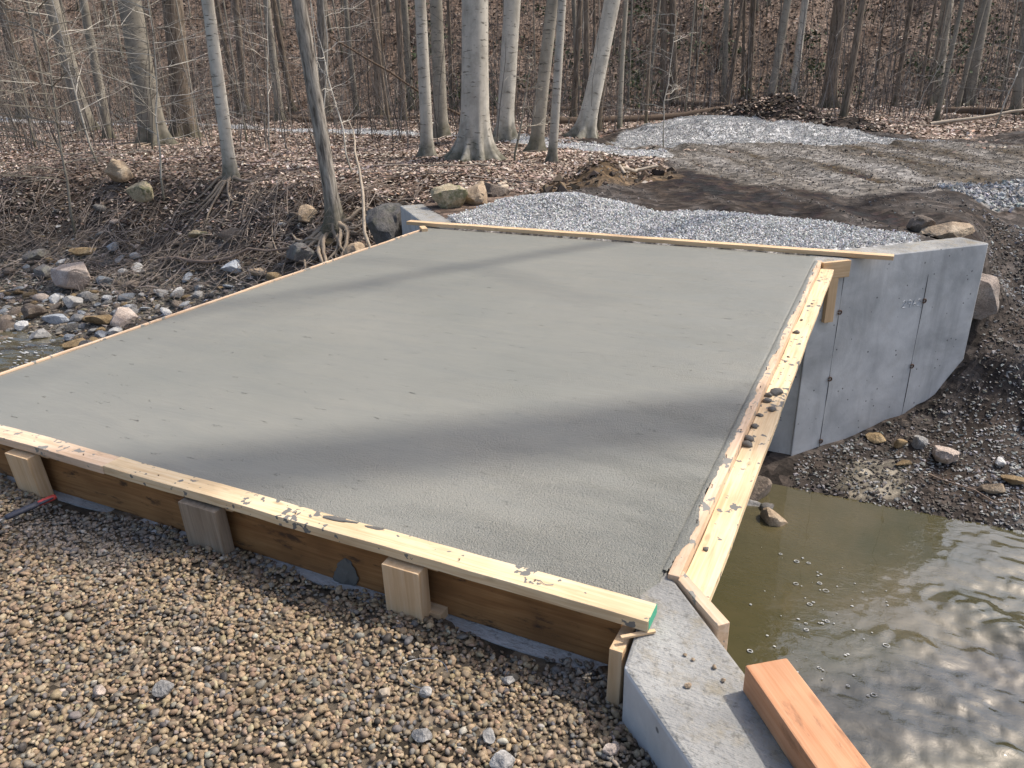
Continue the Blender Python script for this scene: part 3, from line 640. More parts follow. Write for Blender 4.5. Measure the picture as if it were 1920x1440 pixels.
# right formwork
rf = empty('side_formwork', (0.06, 2.4, -0.15)); tag(rf, 'long right side formwork with flat splashed plank along the deck edge', 'formwork')
def rfp(*p): return (p[0] - 0.06, p[1] - 2.4, p[2] + 0.15)
ip = board('edge_plank', 4.62, 0.235, 0.038, M_PINE2, rfp(0.0395, 0.125, -0.1165), R_(90), rf, roll=0, seed=12)
ip.matrix_local = Matrix.Translation(rfp(0.001, 0.125, -0.116)) @ Matrix(((0, 0, 1), (1, 0, 0), (0, 1, 0))).to_4x4()
fp = board('flat_plank', 4.60, 0.100, 0.038, M_PINE, rfp(0.0905, 0.10, -0.087), R_(90), rf, seed=13, warp=0.002)
fp['label'] = 'flat pale plank sprinkled with concrete crumbs'
near_end = board('end_board', 0.30, 0.120, 0.040, M_PINE2, (0, 0, 0), 0, rf, seed=14)
near_end.matrix_local = Matrix.Translation(rfp(-0.012, 0.172, -0.066)) @ Matrix(((0.700, 0, 0.714), (-0.714, 0, 0.700), (0, -1, 0))).to_4x4()
far_end = board('end_board', 0.27, 0.140, 0.038, M_PINECLEAN, (0, 0, 0), 0, rf, seed=15)
far_end.matrix_local = Matrix.Translation(rfp(0.034, 4.730, -0.075)) @ Matrix(((0.7215, 0, 0.6924), (0.6924, 0, -0.7215), (0, 1, 0))).to_4x4()
br = board('brace', 0.40, 0.089, 0.038, M_PINECLEAN, (0, 0, 0), 0, rf, seed=16)
br.matrix_local = Matrix.Translation(rfp(0.125, 4.818, -0.13)) @ Matrix(((0, 0.7215, 0.6924), (0, 0.6924, -0.7215), (-1, 0, 0))).to_4x4()
br['label'] = 'short upright brace on the wing wall'
for k in range(16): nail(rf, rfp(0.018 + 0.006 * math.sin(k * 5), 0.45 + k * 0.27, 0.0005), 0.014, (0.4 * math.sin(k * 3), 0.4 * math.cos(k * 7)))
# left form plank, only its top shows
lf = board('edge_form_plank', 4.75, 0.235, 0.019, M_PINE2, (0, 0, 0), 0, None, seed=17)
lf.matrix_world = Matrix.Translation((-3.8825, 0.02, -0.113)) @ Matrix(((0, 0, 1), (1, 0, 0), (0, 1, 0))).to_4x4()
tag(lf, 'thin pale form plank along the left edge of the deck above the creek', 'form plank')
# far board laid across the end of the deck
fb = board('lumber_board', 4.72, 0.089, 0.036, M_PINECLEAN, (-4.155, 4.99, 0.004), R_(0.0), None, seed=18, warp=0.003)
tag(fb, 'long pale board laid across the far end of the deck before the white gravel', 'board')
cl = board('wood_block', 0.17, 0.06, 0.04, M_PINECLEAN, (-3.90, 4.86, -0.012), R_(-48), None, seed=19); tag(cl, 'small pale wood block at the far left deck corner', 'wood block')
# loose timber in the right foreground
bm_ = board('timber_beam', 1.50, 0.118, 0.085, M_BEAM, (0.352, -0.222, -0.015), math.atan2(-0.788, 0.616), None, seed=20, bev=0.005)
tag(bm_, 'reddish-orange timber beam lying on the near wing wall above the water', 'timber')

# crumbs of concrete on the flat plank
cr = [rock_v(2, 300 + k, 0.9, 2, 1.8) for k in range(4)]
cm = [mesh_np('concrete_crumb', V, F, M_MORTAR, True) for V, F in cr]
ORD = ['first', 'second', 'third', 'fourth', 'fifth', 'sixth', 'seventh', 'eighth', 'ninth', 'tenth', 'eleventh', 'twelfth', 'thirteenth', 'last']
CRU = [(0.062, 3.19, .010), (0.064, 2.909, .018), (0.092, 1.88, .026), (0.060, 1.829, .018), (0.062, 1.756, .020), (0.102, 1.661, .020), (0.057, 1.571, .013), (0.057, 1.433, .017), (0.055, 1.291, .022), (0.060, 1.235, .022), (0.070, 0.381, .010), (0.075, 2.45, .007), (0.07, 2.36, .007), (0.085, 3.6, .007)]
for k, (x, y, s) in enumerate(CRU):
    o = link('concrete_crumb', cm[k % 4], None, (x, y, -0.049 + s * 0.45), (0, 0, k * 1.3), (s, s * 1.15, s * 0.75))
    tag(o, 'dark lump of spilled concrete on the side plank, %s from its far end' % ORD[sorted(CRU, key=lambda q: -q[1]).index((x, y, s))], 'concrete lump', 'concrete lumps on the side plank')
# smears of concrete on the near boards
for k, (x, y, z, s, lab) in enumerate([(-1.13, -0.088, 0.0385, 0.05, 'larger smear of wet concrete on the near top board'), (-0.98, -0.082, 0.0385, 0.035, 'smaller smear of wet concrete on the near top board')]):
    V, F = rock_v(2, 320 + k, 1.2, 0, 2.2); o = link('concrete_smear', mesh_np('concrete_smear', V, F, M_MORTAR, True), None, (x, y, z), (0, 0, 0.1), (s * 1.2, s * 0.25, 0.004)); tag(o, lab, 'concrete smear')
V, F = rock_v(4, 331, 0.75, 0, 1.6); o = link('concrete_smear', mesh_np('concrete_smear', V, F, M_MORTAR, True), None, (-1.135, -0.090, -0.195), (0, 0.3, 0), (0.046, 0.012, 0.060)); tag(o, 'dark grey blob of concrete slumped against the brown form plank', 'concrete blob')

# hand tool at the left edge
tl = empty('hand_tool', (-2.60, -0.20, -0.158), (0, R_(3), math.atan2(-0.21, -0.055))); tag(tl, 'hand tool with black and red grip half lying on the gravel at left', 'tool')
def lathe(name, prof_, mat, parent, sides=14, squash=0.75):
    P = np.array([[x, 0, 0] for x, r in prof_]); V, F = tubes([(P, [r for x, r in prof_])], sides); V[:, 2] *= squash
    return link(name, mesh_np(name, V, F, mat, True), parent)
lathe('red_butt', [(-0.002, 0.0005), (0, 0.012), (0.01, 0.0165), (0.045, 0.0155), (0.072, 0.0148), (0.0722, 0.0005)], M_RED, tl)
lathe('grip', [(0.071, 0.0005), (0.0715, 0.0152), (0.10, 0.0160), (0.15, 0.0165), (0.19, 0.0150), (0.20, 0.0120), (0.2005, 0.0005)], M_RUBBER, tl)
gi = lathe('grip_inlay', [(0.012, 0.0005), (0.014, 0.008), (0.07, 0.009), (0.074, 0.0005)], M_RUBBER, tl); gi.location = (0, 0.0085, 0.0025)
lathe('steel_shank', [(0.199, 0.0005), (0.1995, 0.009), (0.25, 0.008), (0.40, 0.0085), (0.4005, 0.0005)], M_STEEL, tl, 10, 0.6)
# bent wire in the gravel and a bent nail on the board
t = np.linspace(0.4, 5.2, 26); P = np.stack([-0.60 + 0.075 * np.cos(t), -0.40 + 0.06 * np.sin(t), -0.185 + 0.006 * np.sin(t * 2)], 1)
V, F = tubes([(P, np.full(26, 0.0012))], 5); tag(link('tie_wire', mesh_np('tie_wire', V, F, M_STEEL)), 'thin loop of tie wire on the tan gravel', 'wire')
t = np.linspace(0, 1, 8); P = np.stack([-0.335 + 0.045 * t, -0.118 - 0.012 * np.sin(t * 3), 0.041 + 0 * t], 1); V, F = tubes([(P, np.full(8, 0.0011))], 5)
tag(link('bent_nail', mesh_np('bent_nail', V, F, M_STEEL)), 'bent steel nail lying on the near top board', 'nail')

# ------------------------------------------------------------------ stones
def stone(name, p, size, mat, label, group=None, asp=(1, 0.85, 0.7), seed=0, yaw=0.0, n=3, rough=0.4, cuts=7, sink=0.25, cat='boulder', tilt=0.0):
    V, F = rock_v(n, seed, rough, cuts, 1.3, 0.42); s = size / 2 / 0.85
    o = link(name, crease(mesh_np(name, V * np.array(asp) * s, F, mat, True), 26), None, (p[0], p[1], p[2] + s * asp[2] * (1 - 2 * sink)), (tilt, tilt * 0.6, yaw))
    tag(o, label, cat, group); return o
B_ = [ # x, y, z, size, mat, asp, label
 (1.02, 6.42, -0.03, 0.44, M_SAND, (1, .75, .42), 'rounded tan boulder behind the top of the tall wing wall'),
 (0.80, 6.62, -0.03, 0.28, M_BROWNROCK, (1, .9, .6), 'small brown rock left of the tan boulder behind the tall wing wall'),
 (1.36, 6.24, -0.86, 0.44, M_PINKROCK, (.75, .8, 1.0), 'upright brown boulder leaning at the outer end of the tall wing wall'),
 (-4.62, 6.52, -0.03, 0.42, M_SAND, (1, .8, .5), 'tan boulder directly behind the far left wing wall'),
 (-4.30, 6.12, -0.05, 0.48, M_SANDMOSS, (1, .85, .62), 'mossy yellowish boulder right of the far left wing wall'),
 (-4.16, 6.55, -0.03, 0.52, M_SAND, (1, .7, .62), 'large pale-topped boulder at the left end of the white gravel'),
 (-4.22, 7.12, 0.0, 0.34, M_BROWNROCK, (1, .8, .6), 'brown boulder behind the large pale-topped boulder'),
 (-5.50, 6.55, -0.75, 0.80, M_DARKROCK, (.95, .8, .95), 'big dark lichen-covered boulder left of the far left wing wall'),
 (-6.22, 6.80, -0.98, 0.38, M_SAND, (1, .8, .8), 'tan boulder left of the big dark boulder'),
 (-5.85, 6.62, -1.02, 0.34, M_DARKROCK, (1, .9, .8), 'small dark rock between the tan and the big dark boulder'),
 (-12.34, 7.89, -0.06, 0.46, M_SAND, (.95, .9, .95), 'round tan boulder on the leaf litter at upper left'),
 (-10.95, 7.15, -0.32, 0.42, M_SANDMOSS, (1, .9, .75), 'mossy pale boulder on the bank below the round tan boulder'),
 (-7.47, 7.20, -0.78, 0.30, M_SAND, (1, .9, .9), 'smooth tan boulder under the roots of the bank-edge tree'),
 (-11.30, 5.85, -1.52, 0.82, M_PINKROCK, (1, .75, .6), 'largest boulder on the creek bar, smooth and brownish'),
 (-12.3, 5.95, -1.45, 0.36, M_DARKROCK, (1, .8, .6), 'dark olive rock left of the largest creek boulder'),
 (-12.9, 6.3, -1.3, 0.5, M_DARKROCK, (1, .8, .5), 'dark mossy rock at the left edge above the creek'),
 (-9.30, 5.12, -1.72, 0.42, M_PINKROCK, (1, .7, .62), 'pinkish boulder near the deck edge on the creek bar'),
 (-9.68, 5.00, -1.74, 0.38, M_OCHRE, (1, .8, .55), 'brown angular rock left of the pinkish boulder'),
 (-10.75, 5.35, -1.66, 0.34, M_GREYROCK, (1, .8, .55), 'grey rounded rock below the largest creek boulder'),
 (-10.55, 4.92, -1.78, 0.44, M_BLUEROCK, (1, .6, .28), 'flat slanted bluish-grey stone on the creek bar'),
 (-11.1, 4.98, -1.74, 0.46, M_BROWNROCK, (1, .8, .45), 'wide flat brown stone at the left of the creek bar'),
 (-10.30, 4.50, -1.86, 0.30, M_GREYROCK, (1, .8, .6), 'dark grey oval stone near the water at left'),
 (-10.95, 4.60, -1.84, 0.26, M_WHITEROCK, (1, .8, .55), 'pale oval stone at the left edge near the water'),
 (-9.42, 4.40, -1.94, 0.28, M_OCHRE, (1, .8, .7), 'ochre rock at the waterline on the left'),
 (-9.02, 4.30, -2.0, 0.34, M_DARKROCK, (1, .75, .75), 'black wet rock standing in the water on the left'),
 (-8.35, 6.42, -1.40, 0.40, M_BLUEROCK, (1, .7, .5), 'bluish-grey rock in the middle of the stones by the deck'),
 (-7.80, 6.40, -1.36, 0.26, M_SAND, (1, .6, .45), 'pale tan slab stone right of the bluish-grey rock'),
 (-8.85, 6.95, -1.08, 0.34, M_BROWNROCK, (1, .35, .7), 'upright reddish-brown slab stone on the lower bank'),
 (-7.20, 6.62, -1.28, 0.46, M_DARKROCK, (1, .8, .7), 'angular brown-grey boulder touching the deck edge line'),
 (-9.00, 5.85, -1.58, 0.26, M_WHITEROCK, (1, .7, .65), 'light grey oval stone in the middle of the creek bar'),
 (-9.62, 5.45, -1.67, 0.26, M_WHITEROCK, (1, .6, .45), 'whitish pointed stone left of the light grey oval stone'),
 (-11.4, 6.72, -1.12, 0.24, M_BLUEROCK, (1, .8, .6), 'small blue-grey stone beside the long ochre slab'),
 (-11.9, 6.52, -1.18, 0.66, M_OCHRE, (1, .32, .22), 'long thin ochre slab lying on the creek bar'),
 (-9.55, 7.00, -1.02, 0.36, M_SANDMOSS, (1, .5, .4), 'greenish mossy flat stone on the lower bank'),
 (-0.20, 4.06, -1.97, 0.30, M_BROWNROCK, (.9, .8, .95), 'dark angular rock under the side plank at the water edge'),
 (-0.20, 3.90, -1.94, 0.19, M_GREYROCK, (1, .7, .45), 'small flat grey stone in front of the dark angular rock'),
 (-0.07, 3.88, -1.94, 0.14, M_DARKROCK, (1, .8, .7), 'little dark stone between the flat stone and the light rock'),
 (0.00, 3.72, -1.97, 0.23, M_SAND, (1, .8, 1.0), 'wet tan-topped rock standing in the creek on the right'),
 (1.24, 5.02, -1.74, 0.25, M_PINKROCK, (1, .75, .7), 'rounded speckled boulder on the dark gravel bank at right'),
 (1.02, 5.16, -1.70, 0.14, M_GREYROCK, (1, .9, .8), 'blue-grey rock left of the speckled boulder'),
 (0.88, 5.10, -1.72, 0.13, M_OCHRE, (1, .5, .8), 'upright ochre flake left of the blue-grey rock'),
 (0.68, 5.16, -1.70, 0.19, M_OCHRE, (1, .8, .35), 'flat ochre flake below the tall wing wall'),
 (0.92, 4.86, -1.78, 0.14, M_OCHRE, (1, .6, .4), 'square yellowish block on the dark bank'),
 (1.64, 5.06, -1.72, 0.13, M_WHITEROCK, (1, .75, .75), 'white rounded stone near the right edge'),
 (1.58, 4.70, -1.82, 0.24, M_SAND, (1, .45, .4), 'long tan rock near the water at the right edge'),
 (1.92, 5.65, -1.28, 0.18, M_OCHRE, (1, .8, .8), 'brown square-cut rock at the right edge of the bank'),
 (0.88, 5.40, -1.60, 0.10, M_BROWNROCK, (1, .8, .7), 'small brown stone touching the foot of the tall wing wall'),
 (1.74, 4.85, -1.78, 0.20, M_OCHRE, (1, .6, .35), 'low brown slab behind the long tan rock'),
]
for k, (x, y, z, s, mat, asp, lab) in enumerate(B_):
    zz = max(gz(x, y), -2.02)
    if abs(zz - z) > 0.35 or (x > -0.5 and y < 4.3): zz = z
    stone('boulder' if s > 0.3 else 'stone', (x, y, zz), s, mat, lab, None, asp, 100 + k, k * 1.7 % 6.28 if asp[1] > 0.6 else (k * 0.7 % 0.8), 4 if s > 0.24 else 3, 0.42, 12, 0.24, 'boulder' if s > 0.3 else 'stone', 0.15 * math.sin(k))

# creek-bar cobbles: the largest ones as single stones, the rest as one mass
COB_NAMES = ['brown', 'grey', 'ochre', 'blue-grey', 'pinkish', 'dark', 'brown', 'whitish']
cob_mats = [M_BROWNROCK, M_GREYROCK, M_OCHRE, M_BLUEROCK, M_PINKROCK, M_DARKROCK, M_BROWNROCK, M_WHITEROCK]
cob_mesh = []
for k in range(24):
    V, F = rock_v(2, 500 + k, 0.4, 6); cob_mesh.append(mesh_np('cobble', V * np.array([1, 0.6 + 0.25 * (k % 3) / 2, (0.28, 0.42, 0.6)[k % 3]]), F, cob_mats[k % 8], k % 2 == 0))
r = np.random.RandomState(21); got = 0; taken = [(b[0], b[1], b[3]) for b in B_]
while got < 280:
    x = r.uniform(-13.4, -6.2); y = 4.1 + abs(r.normal()) * 1.25
    if y > 7.4 or x > -6.0 - (6.6 - y) * 1.0: continue
    z = gz(x, y)
    s = 0.07 + 0.10 * r.rand() ** 2.2
    if z < -2.0 or any((x - a) ** 2 + (y - b) ** 2 < (0.42 * (s + c)) ** 2 for a, b, c in taken): continue
    taken.append((x, y, s * 1.4))
    kk = r.randint(24); nb_ = min((b for b in B_ if b[0] < -5.3), key=lambda b: (b[0] - x) ** 2 + (b[1] - y) ** 2)[6].split(',')[0]
    for cut_ in (' on the ', ' in the middle', ' near the ', ' at the ', ' left of ', ' right of ', ' below ', ' touching', ' standing', ' lying', ' under ', ' between ', ' beside ', ' in front'): nb_ = nb_.split(cut_)[0]
    o = link('cobble', cob_mesh[kk], None, (x, y, z + s * 0.12), (r.normal() * 0.25, r.normal() * 0.25, r.rand() * 6.28), (s, s, s))
    tag(o, ('thin flat', 'flattened', 'rounded')[kk % 3] + ' ' + COB_NAMES[kk % 8] + ' cobble beside the ' + nb_ + ' on the creek bar', 'cobble', 'cobbles on the creek bar'); got += 1

def sample_region(n, x0, x1, y0, y1, cond, r):
    X, Y = [], []; tot = 0
    while tot < n:
        x = r.uniform(x0, x1, n); y = r.uniform(y0, y1, n); k = cond(x, y); X.append(x[k]); Y.append(y[k]); tot += k.sum()
        if k.mean() < 0.002: break
    return np.concatenate(X)[:n], np.concatenate(Y)[:n]
def octa(sub):
    V = np.array([[1, 0, 0], [-1, 0, 0], [0, 1, 0], [0, -1, 0], [0, 0, 1], [0, 0, -1]], float); F = [[0, 2, 4], [2, 1, 4], [1, 3, 4], [3, 0, 4], [2, 0, 5], [1, 2, 5], [3, 1, 5], [0, 3, 5]]
    for _ in range(sub):
        mid = {}; V = list(map(tuple, V)); G = []
        def mp_(a, b):
            k = (min(a, b), max(a, b))
            if k not in mid: m = (np.array(V[a]) + np.array(V[b])); m = m / np.linalg.norm(m); V.append(tuple(m)); mid[k] = len(V) - 1
            return mid[k]
        for a, b, c in F: x, y, z = mp_(a, b), mp_(b, c), mp_(c, a); G += [[a, x, z], [x, b, y], [z, y, c], [x, y, z]]
        V = np.array(V); F = G
    return np.array(V), np.array(F)
_ico['o1'] = octa(1); _ico['o0'] = octa(0)
def pebs(key, s0, rough, cuts, asp):
    out = []
    for k in range(16):
        V = _ico[key][0]; r_ = np.random.RandomState(s0 + k); q = rot_mats(1, r_)[0]; P = (V @ q.T) * (1 + rough * r_.normal(size=(len(V), 1)) * 0.3)
        for _ in range(cuts):
            d = r_.normal(size=3); d /= np.linalg.norm(d); t_ = P @ d; P = P - np.where(t_ > 0.7, (t_ - 0.7), 0)[:, None] * d
        out.append(P * np.array(asp))
    return np.stack(out)
PEB2 = pebs('o1', 700, 0.35, 3, (1, 0.8, 0.62)); F2_ = _ico['o1'][1]
PEB1 = pebs('o0', 740, 0.7, 1, (1.15, 0.9, 0.75)); F1_ = _ico['o0'][1]
def stuff(name, label, cat, V, F, C, mat, smooth=False):
    o = link(name, mesh_np(name, V, F, mat, smooth, C)); tag(o, label, cat, None, 'stuff'); return o
def palette(n, cols, wts, r, jit=0.15):
    c = np.array(cols)[r.choice(len(cols), size=n, p=np.array(wts) / sum(wts))]
    return np.clip(c * (1 + r.normal(size=(n, 1)) * jit) * (1 + r.normal(size=(n, 3)) * 0.03), 0.01, 0.8)

# tan gravel in the foreground
r = np.random.RandomState(31)
TAN = [(0.30, 0.222, 0.138), (0.24, 0.175, 0.112), (0.18, 0.132, 0.088), (0.30, 0.236, 0.155), (0.18, 0.16, 0.135), (0.125, 0.117, 0.106), (0.07, 0.06, 0.05), (0.38, 0.34, 0.28)]
TW = [6, 6, 3, 3, 2.5, 1.2, 0.7, 0.4]
def near_ok(x, y):
    s = (x - 0.085) * 0.742 + (y + 0.155) * 0.67
    return (s < -0.135 - 0.08 * np.clip(x, 0, 0.3)) & (y < -0.118 + 0.21 * fbm(x * 2.3, y * 0, 4, 6) - 0.05 * fbm(x * 30, y * 30, 2, 4)) & (y < -0.096) & (x > -4.3)
def hero(x, y): return (y > -0.50 - 0.60 * np.clip(-(x - 0.25), 0, 1.75)) & (x > -3.4)
VV = []
for layer, (dens, smin, smax) in enumerate(((3300, 0.0065, 0.0125), (3900, 0.007, 0.0150), (300, 0.012, 0.020))):
    n = int(dens * 4.6 * 1.3); x = r.uniform(-4.3, 0.5, n); y = r.uniform(-1.6, -0.1, n); k = near_ok(x, y) & hero(x, y); x, y = x[k], y[k]; n = len(x)
    s = smin + (smax - smin) * r.rand(n) ** 2.0
    pos = np.stack([x, y, np.where(y > -0.16, np.maximum(terrain(x, y), -0.2365), terrain(x, y)) + s * 0.15 + layer * 0.004 + r.rand(n) * 0.004], 1)
    scl = s[:, None] * np.stack([r.uniform(0.85, 1.3, n), r.uniform(0.75, 1.1, n), r.uniform(0.7, 1.25, n)], 1)
    col = palette(n, TAN, TW, r)
    wet = sst(0.05, 0.22, fbm(x * 1.3, y * 2.2, 3, 88)) * 0.55; grey = col.mean(1)[:, None] * np.array([0.95, 0.97, 0.98])  # noise patches where the pebbles are blended greyer and darker
    col = col * (1 - wet[:, None]) + grey * 0.75 * wet[:, None]
    VV.append(scatter(PEB2, F2_, pos, scl, rot_mats(n, r, 0.45), col, r))
n = 14000; x = r.uniform(-4.3, 1.2, n); y = r.uniform(-2.6, -0.1, n); k = near_ok(x, y) & ~hero(x, y); x, y = x[k], y[k]; n = len(x); s = r.uniform(0.010, 0.02, n)
Vb, Fb, Cb = scatter(PEB1, F1_, np.stack([x, y, terrain(x, y) + 0.008], 1), s[:, None] * np.ones((1, 3)), rot_mats(n, r, 0.5), palette(n, TAN, TW, r), r)
V = np.concatenate([a[0] for a in VV] + [Vb]); C = np.concatenate([a[2] for a in VV] + [Cb]); off = 0; FF = []
for a in VV + [(Vb, Fb, Cb)]: FF.append(a[1] + off); off += len(a[0])
stuff('foreground_gravel', 'tan and grey rounded gravel filling the left foreground', 'gravel', V, np.concatenate(FF), C, M_PEBBLE, True)
for k, (x, y, s, mat, lab) in enumerate([(-0.47, -0.62, 0.050, M_GREYROCK, 'largest pale grey stone in the tan gravel'), (-0.30, -0.545, 0.042, M_GREYROCK, 'pale grey stone right of the largest grey stone in the gravel'), (0.02, -0.46, 0.040, M_PINKROCK, 'pinkish stone in the gravel beside the near wing wall'), (-0.36, -0.30, 0.036, M_GREYROCK, 'light grey stone in the gravel near the end of the form plank'), (-0.66, -0.52, 0.042, M_PALEWOOD, 'small tan chip standing upright in the gravel'), (-1.25, -0.80, 0.055, M_GREYROCK, 'grey stone in the gravel at the bottom of the picture'), (-1.43, -0.88, 0.04, M_PINKROCK, 'pale pinkish lump in the gravel at the lower left'), (-0.55, -0.47, 0.038, M_GREYROCK, 'dull grey stone in the middle of the gravel'), (-0.22, -0.62, 0.06, M_GREYROCK, 'grey angular stone low in the gravel')]):
    stone('stone', (x, y, gz(x, y) + 0.008), s, mat, lab, None, (1, .8, .7), 900 + k, k * 2.1, 3, 0.4, 7, 0.15, 'stone')
for k, (x, y, s) in enumerate([(0.139, -0.195, .011), (0.163, -0.203, .011), (0.223, -0.209, .014), (0.255, -0.248, .014), (0.174, -0.306, .018)]):
    o = stone('pebble', (x, y, -0.016), s, M_SAND, 'tiny tan pebble on the rough near wing wall, %s' % ('left one of a close pair', 'right one of a close pair', 'just past the close pair', 'nearest the beam end', 'largest of them', 'nearest the board end', 'nearest the picture bottom')[k], 'pebbles on the near wing wall', (1, .8, .7), 930 + k, k, 2, 0.3, 3, 0.05, 'pebble')

# white stone approach behind the far board
r = np.random.RandomState(41)
WHT = [(0.56, 0.553, 0.535), (0.48, 0.472, 0.457), (0.66, 0.652, 0.635), (0.38, 0.373, 0.36), (0.25, 0.243, 0.23)]; WWt = [5, 4, 2.5, 2, 1]
x, y = sample_region(30000, -4.2, 0.9, 4.95, 7.5, lambda x, y: inpoly(x, y, WHITE_NEAR, 0.12) & (x + y > 1.52) & (y - x > 5.1) & (y > 5.05), r); n = len(x)
s = r.uniform(0.006, 0.0145, n); Vw, Fw, Cw = scatter(PEB1, F1_, np.stack([x, y, terrain(x, y) + r.rand(n) * 0.035], 1), s[:, None] * np.array([[1.1, 1, 0.9]]), rot_mats(n, r), palette(n, WHT, WWt, r), r)
stuff('white_gravel', 'crushed white-grey stone behind the far board', 'gravel', Vw, Fw, Cw, M_CHIP)
WWt = [6, 5, 2, 1.5, 0.3]
x, y = sample_region(16000, -6, 1.6, 13.5, 20.8, lambda x, y: inpoly(x, y, PILE, 0.3, 7), r); n = len(x); s = r.uniform(0.007, 0.018, n)
Vw, Fw, Cw = scatter(PEB1, F1_, np.stack([x, y, terrain(x, y) + r.rand(n) * 0.02], 1), s[:, None] * np.ones((1, 3)), rot_mats(n, r), palette(n, WHT, WWt, r, 0.10) * 0.8, r)
stuff('gravel_pile', 'low pile of pale crushed stone at the far end of the track', 'gravel', Vw, Fw, Cw, M_CHIP)
x, y = sample_region(9000, -22, -3.4, 12, 19.5, lambda x, y: segdist(x, y, PATH) < 0.55 + 0.3 * fbm(x, y, 2, 3), r); n = len(x); s = r.uniform(0.010, 0.024, n)
Vw, Fw, Cw = scatter(PEB1, F1_, np.stack([x, y, terrain(x, y) + 0.01], 1), s[:, None] * np.ones((1, 3)), rot_mats(n, r), palette(n, WHT, WWt, r), r)
stuff('path_gravel', 'strip of white stone winding between the trees', 'gravel', Vw, Fw, Cw, M_CHIP)
# stones pressed into the muddy track, and the white heap on its right
x, y = sample_region(11000, -5, 3.2, 6.2, 18, lambda x, y: inpoly(x, y, MUD, 0.3, 3) & ((fbm(lateral(x, y) * 2.6 + y * 0.25, y * 0.35, 4, 33) > 0.02) | inpoly(x, y, GREYMIX, 0.6, 5)), r); n = len(x); s = r.uniform(0.006, 0.018, n)
Va, Fa, Ca = scatter(PEB1, F1_, np.stack([x, y, terrain(x, y) + 0.004], 1), s[:, None] * np.array([[1, 1, .7]]), rot_mats(n, r), palette(n, [(0.23, 0.205, 0.178), (0.17, 0.147, 0.124), (0.09, 0.072, 0.058), (0.33, 0.315, 0.295)], [4, 4, 3.5, 1], r), r)
stuff('track_stones', 'small stones and clods pressed into the muddy track', 'stones', Va, Fa, Ca, M_CHIP)
x, y = sample_region(1500, 1.0, 2.8, 8.4, 11.3, lambda x, y: inpoly(x, y, WHITE_R, 0.35, 13), r); n = len(x); s = 0.012 + 0.032 * r.rand(n) ** 2
Va, Fa, Ca = scatter(PEB1, F1_, np.stack([x, y, terrain(x, y) + 0.01], 1), s[:, None] * np.array([[1, 1, .8]]), rot_mats(n, r), palette(n, WHT, WWt, r) * 0.7, r)
stuff('roadside_stones', 'scatter of white broken stone at the right edge of the track', 'stones', Va, Fa, Ca, M_CHIP)
# dark stony bank on the right
def rb_ok(x, y): return (y - x < 4.62) & (y > 4.25) & ((x > 0.05)) | ((x > 1.42) & (y > 4.2) & (y < 8.2))
x, y = sample_region(13000, 0.0, 3.6, 4.2, 8.2, rb_ok, r); n = len(x); patch = fbm(x * 1.5, y * 1.5, 3, 91) + 0.25 * sst(1.0, 1.8, x); s = (0.007 + 0.016 * r.rand(n) ** 2)
dark = palette(n, [(0.11, 0.095, 0.08), (0.07, 0.058, 0.05), (0.19, 0.17, 0.15), (0.27, 0.265, 0.26)], [4, 3, 2, 1], r); lite = palette(n, WHT, WWt, r, 0.2)
col = np.where((patch + r.normal(size=n) * 0.1 > 0.25)[:, None], lite * 0.5, dark * 0.85)
Va, Fa, Ca = scatter(PEB1, F1_, np.stack([x, y, terrain(x, y) + 0.004], 1), s[:, None] * np.array([[1.2, 1, .8]]), rot_mats(n, r, 0.6), col, r)
stuff('bank_gravel', 'dark stony rubble on the bank below the tall wing wall', 'gravel', Va, Fa, Ca, M_CHIP)
# small stones of the creek bar
def bar_ok(x, y): return (x < -4.6 - np.clip(6.4 - y, 0, 3) * 0.0) & (x + y < 1.1)
x, y = sample_region(17000, -16, -4.6, 4.1, 7.3, bar_ok, r); n = len(x); s = 0.014 + 0.045 * r.rand(n) ** 2.5
col = palette(n, [(0.14, 0.115, 0.09), (0.20, 0.17, 0.135), (0.10, 0.085, 0.07), (0.27, 0.25, 0.225), (0.25, 0.19, 0.12), (0.40, 0.39, 0.37)], [4, 4, 3, 2, 1.5, 0.6], r, 0.2)
keep = r.rand(n) < np.clip(1.15 - (y - 5.3) * 0.45, 0.12, 1); Z = terrain(x, y); keep &= Z > -1.99
Va, Fa, Ca = scatter(PEB1, F1_, np.stack([x, y, Z + 0.004], 1)[keep], (s[:, None] * np.array([[1.25, .9, .5]]))[keep], rot_mats(keep.sum(), r, 0.35), col[keep], r)
stuff('bar_shingle', 'small shingle between the cobbles of the creek bar', 'shingle', Va, Fa, Ca, M_CHIP)

# ------------------------------------------------------------------ leaf litter, twigs
r = np.random.RandomState(51)
LEAF = np.array([[[-.5, 0, .0], [-.05, -.28, .05 * q], [.5, 0, .10 * q], [-.05, .28, .05 * q]] for q in (1, -1, 2, 3)]); LF = np.array([[0, 1, 2], [0, 2, 3]])
LCOL = [(0.335, 0.252, 0.198), (0.255, 0.19, 0.148), (0.44, 0.36, 0.295), (0.16, 0.112, 0.087), (0.53, 0.46, 0.395), (0.27, 0.17, 0.12)]; LW = [5, 5, 3.5, 3, 1.5, 1]
def leaf_ok(x, y):
    m = masks(x, y); k = ~(m['white'] | (m['mud'] & (fbm(x * 3, y * 3, 2, 3) < 0.3)) | m['pile'] | m['path'] | (m['soil'] & (fbm(x * 5, y * 5, 2, 6) < 0.05)))
    return k
def wedge(x, y, a=0.86): 
    f = forward(x, y); return np.abs(lateral(x, y)) < f * a + 1.0
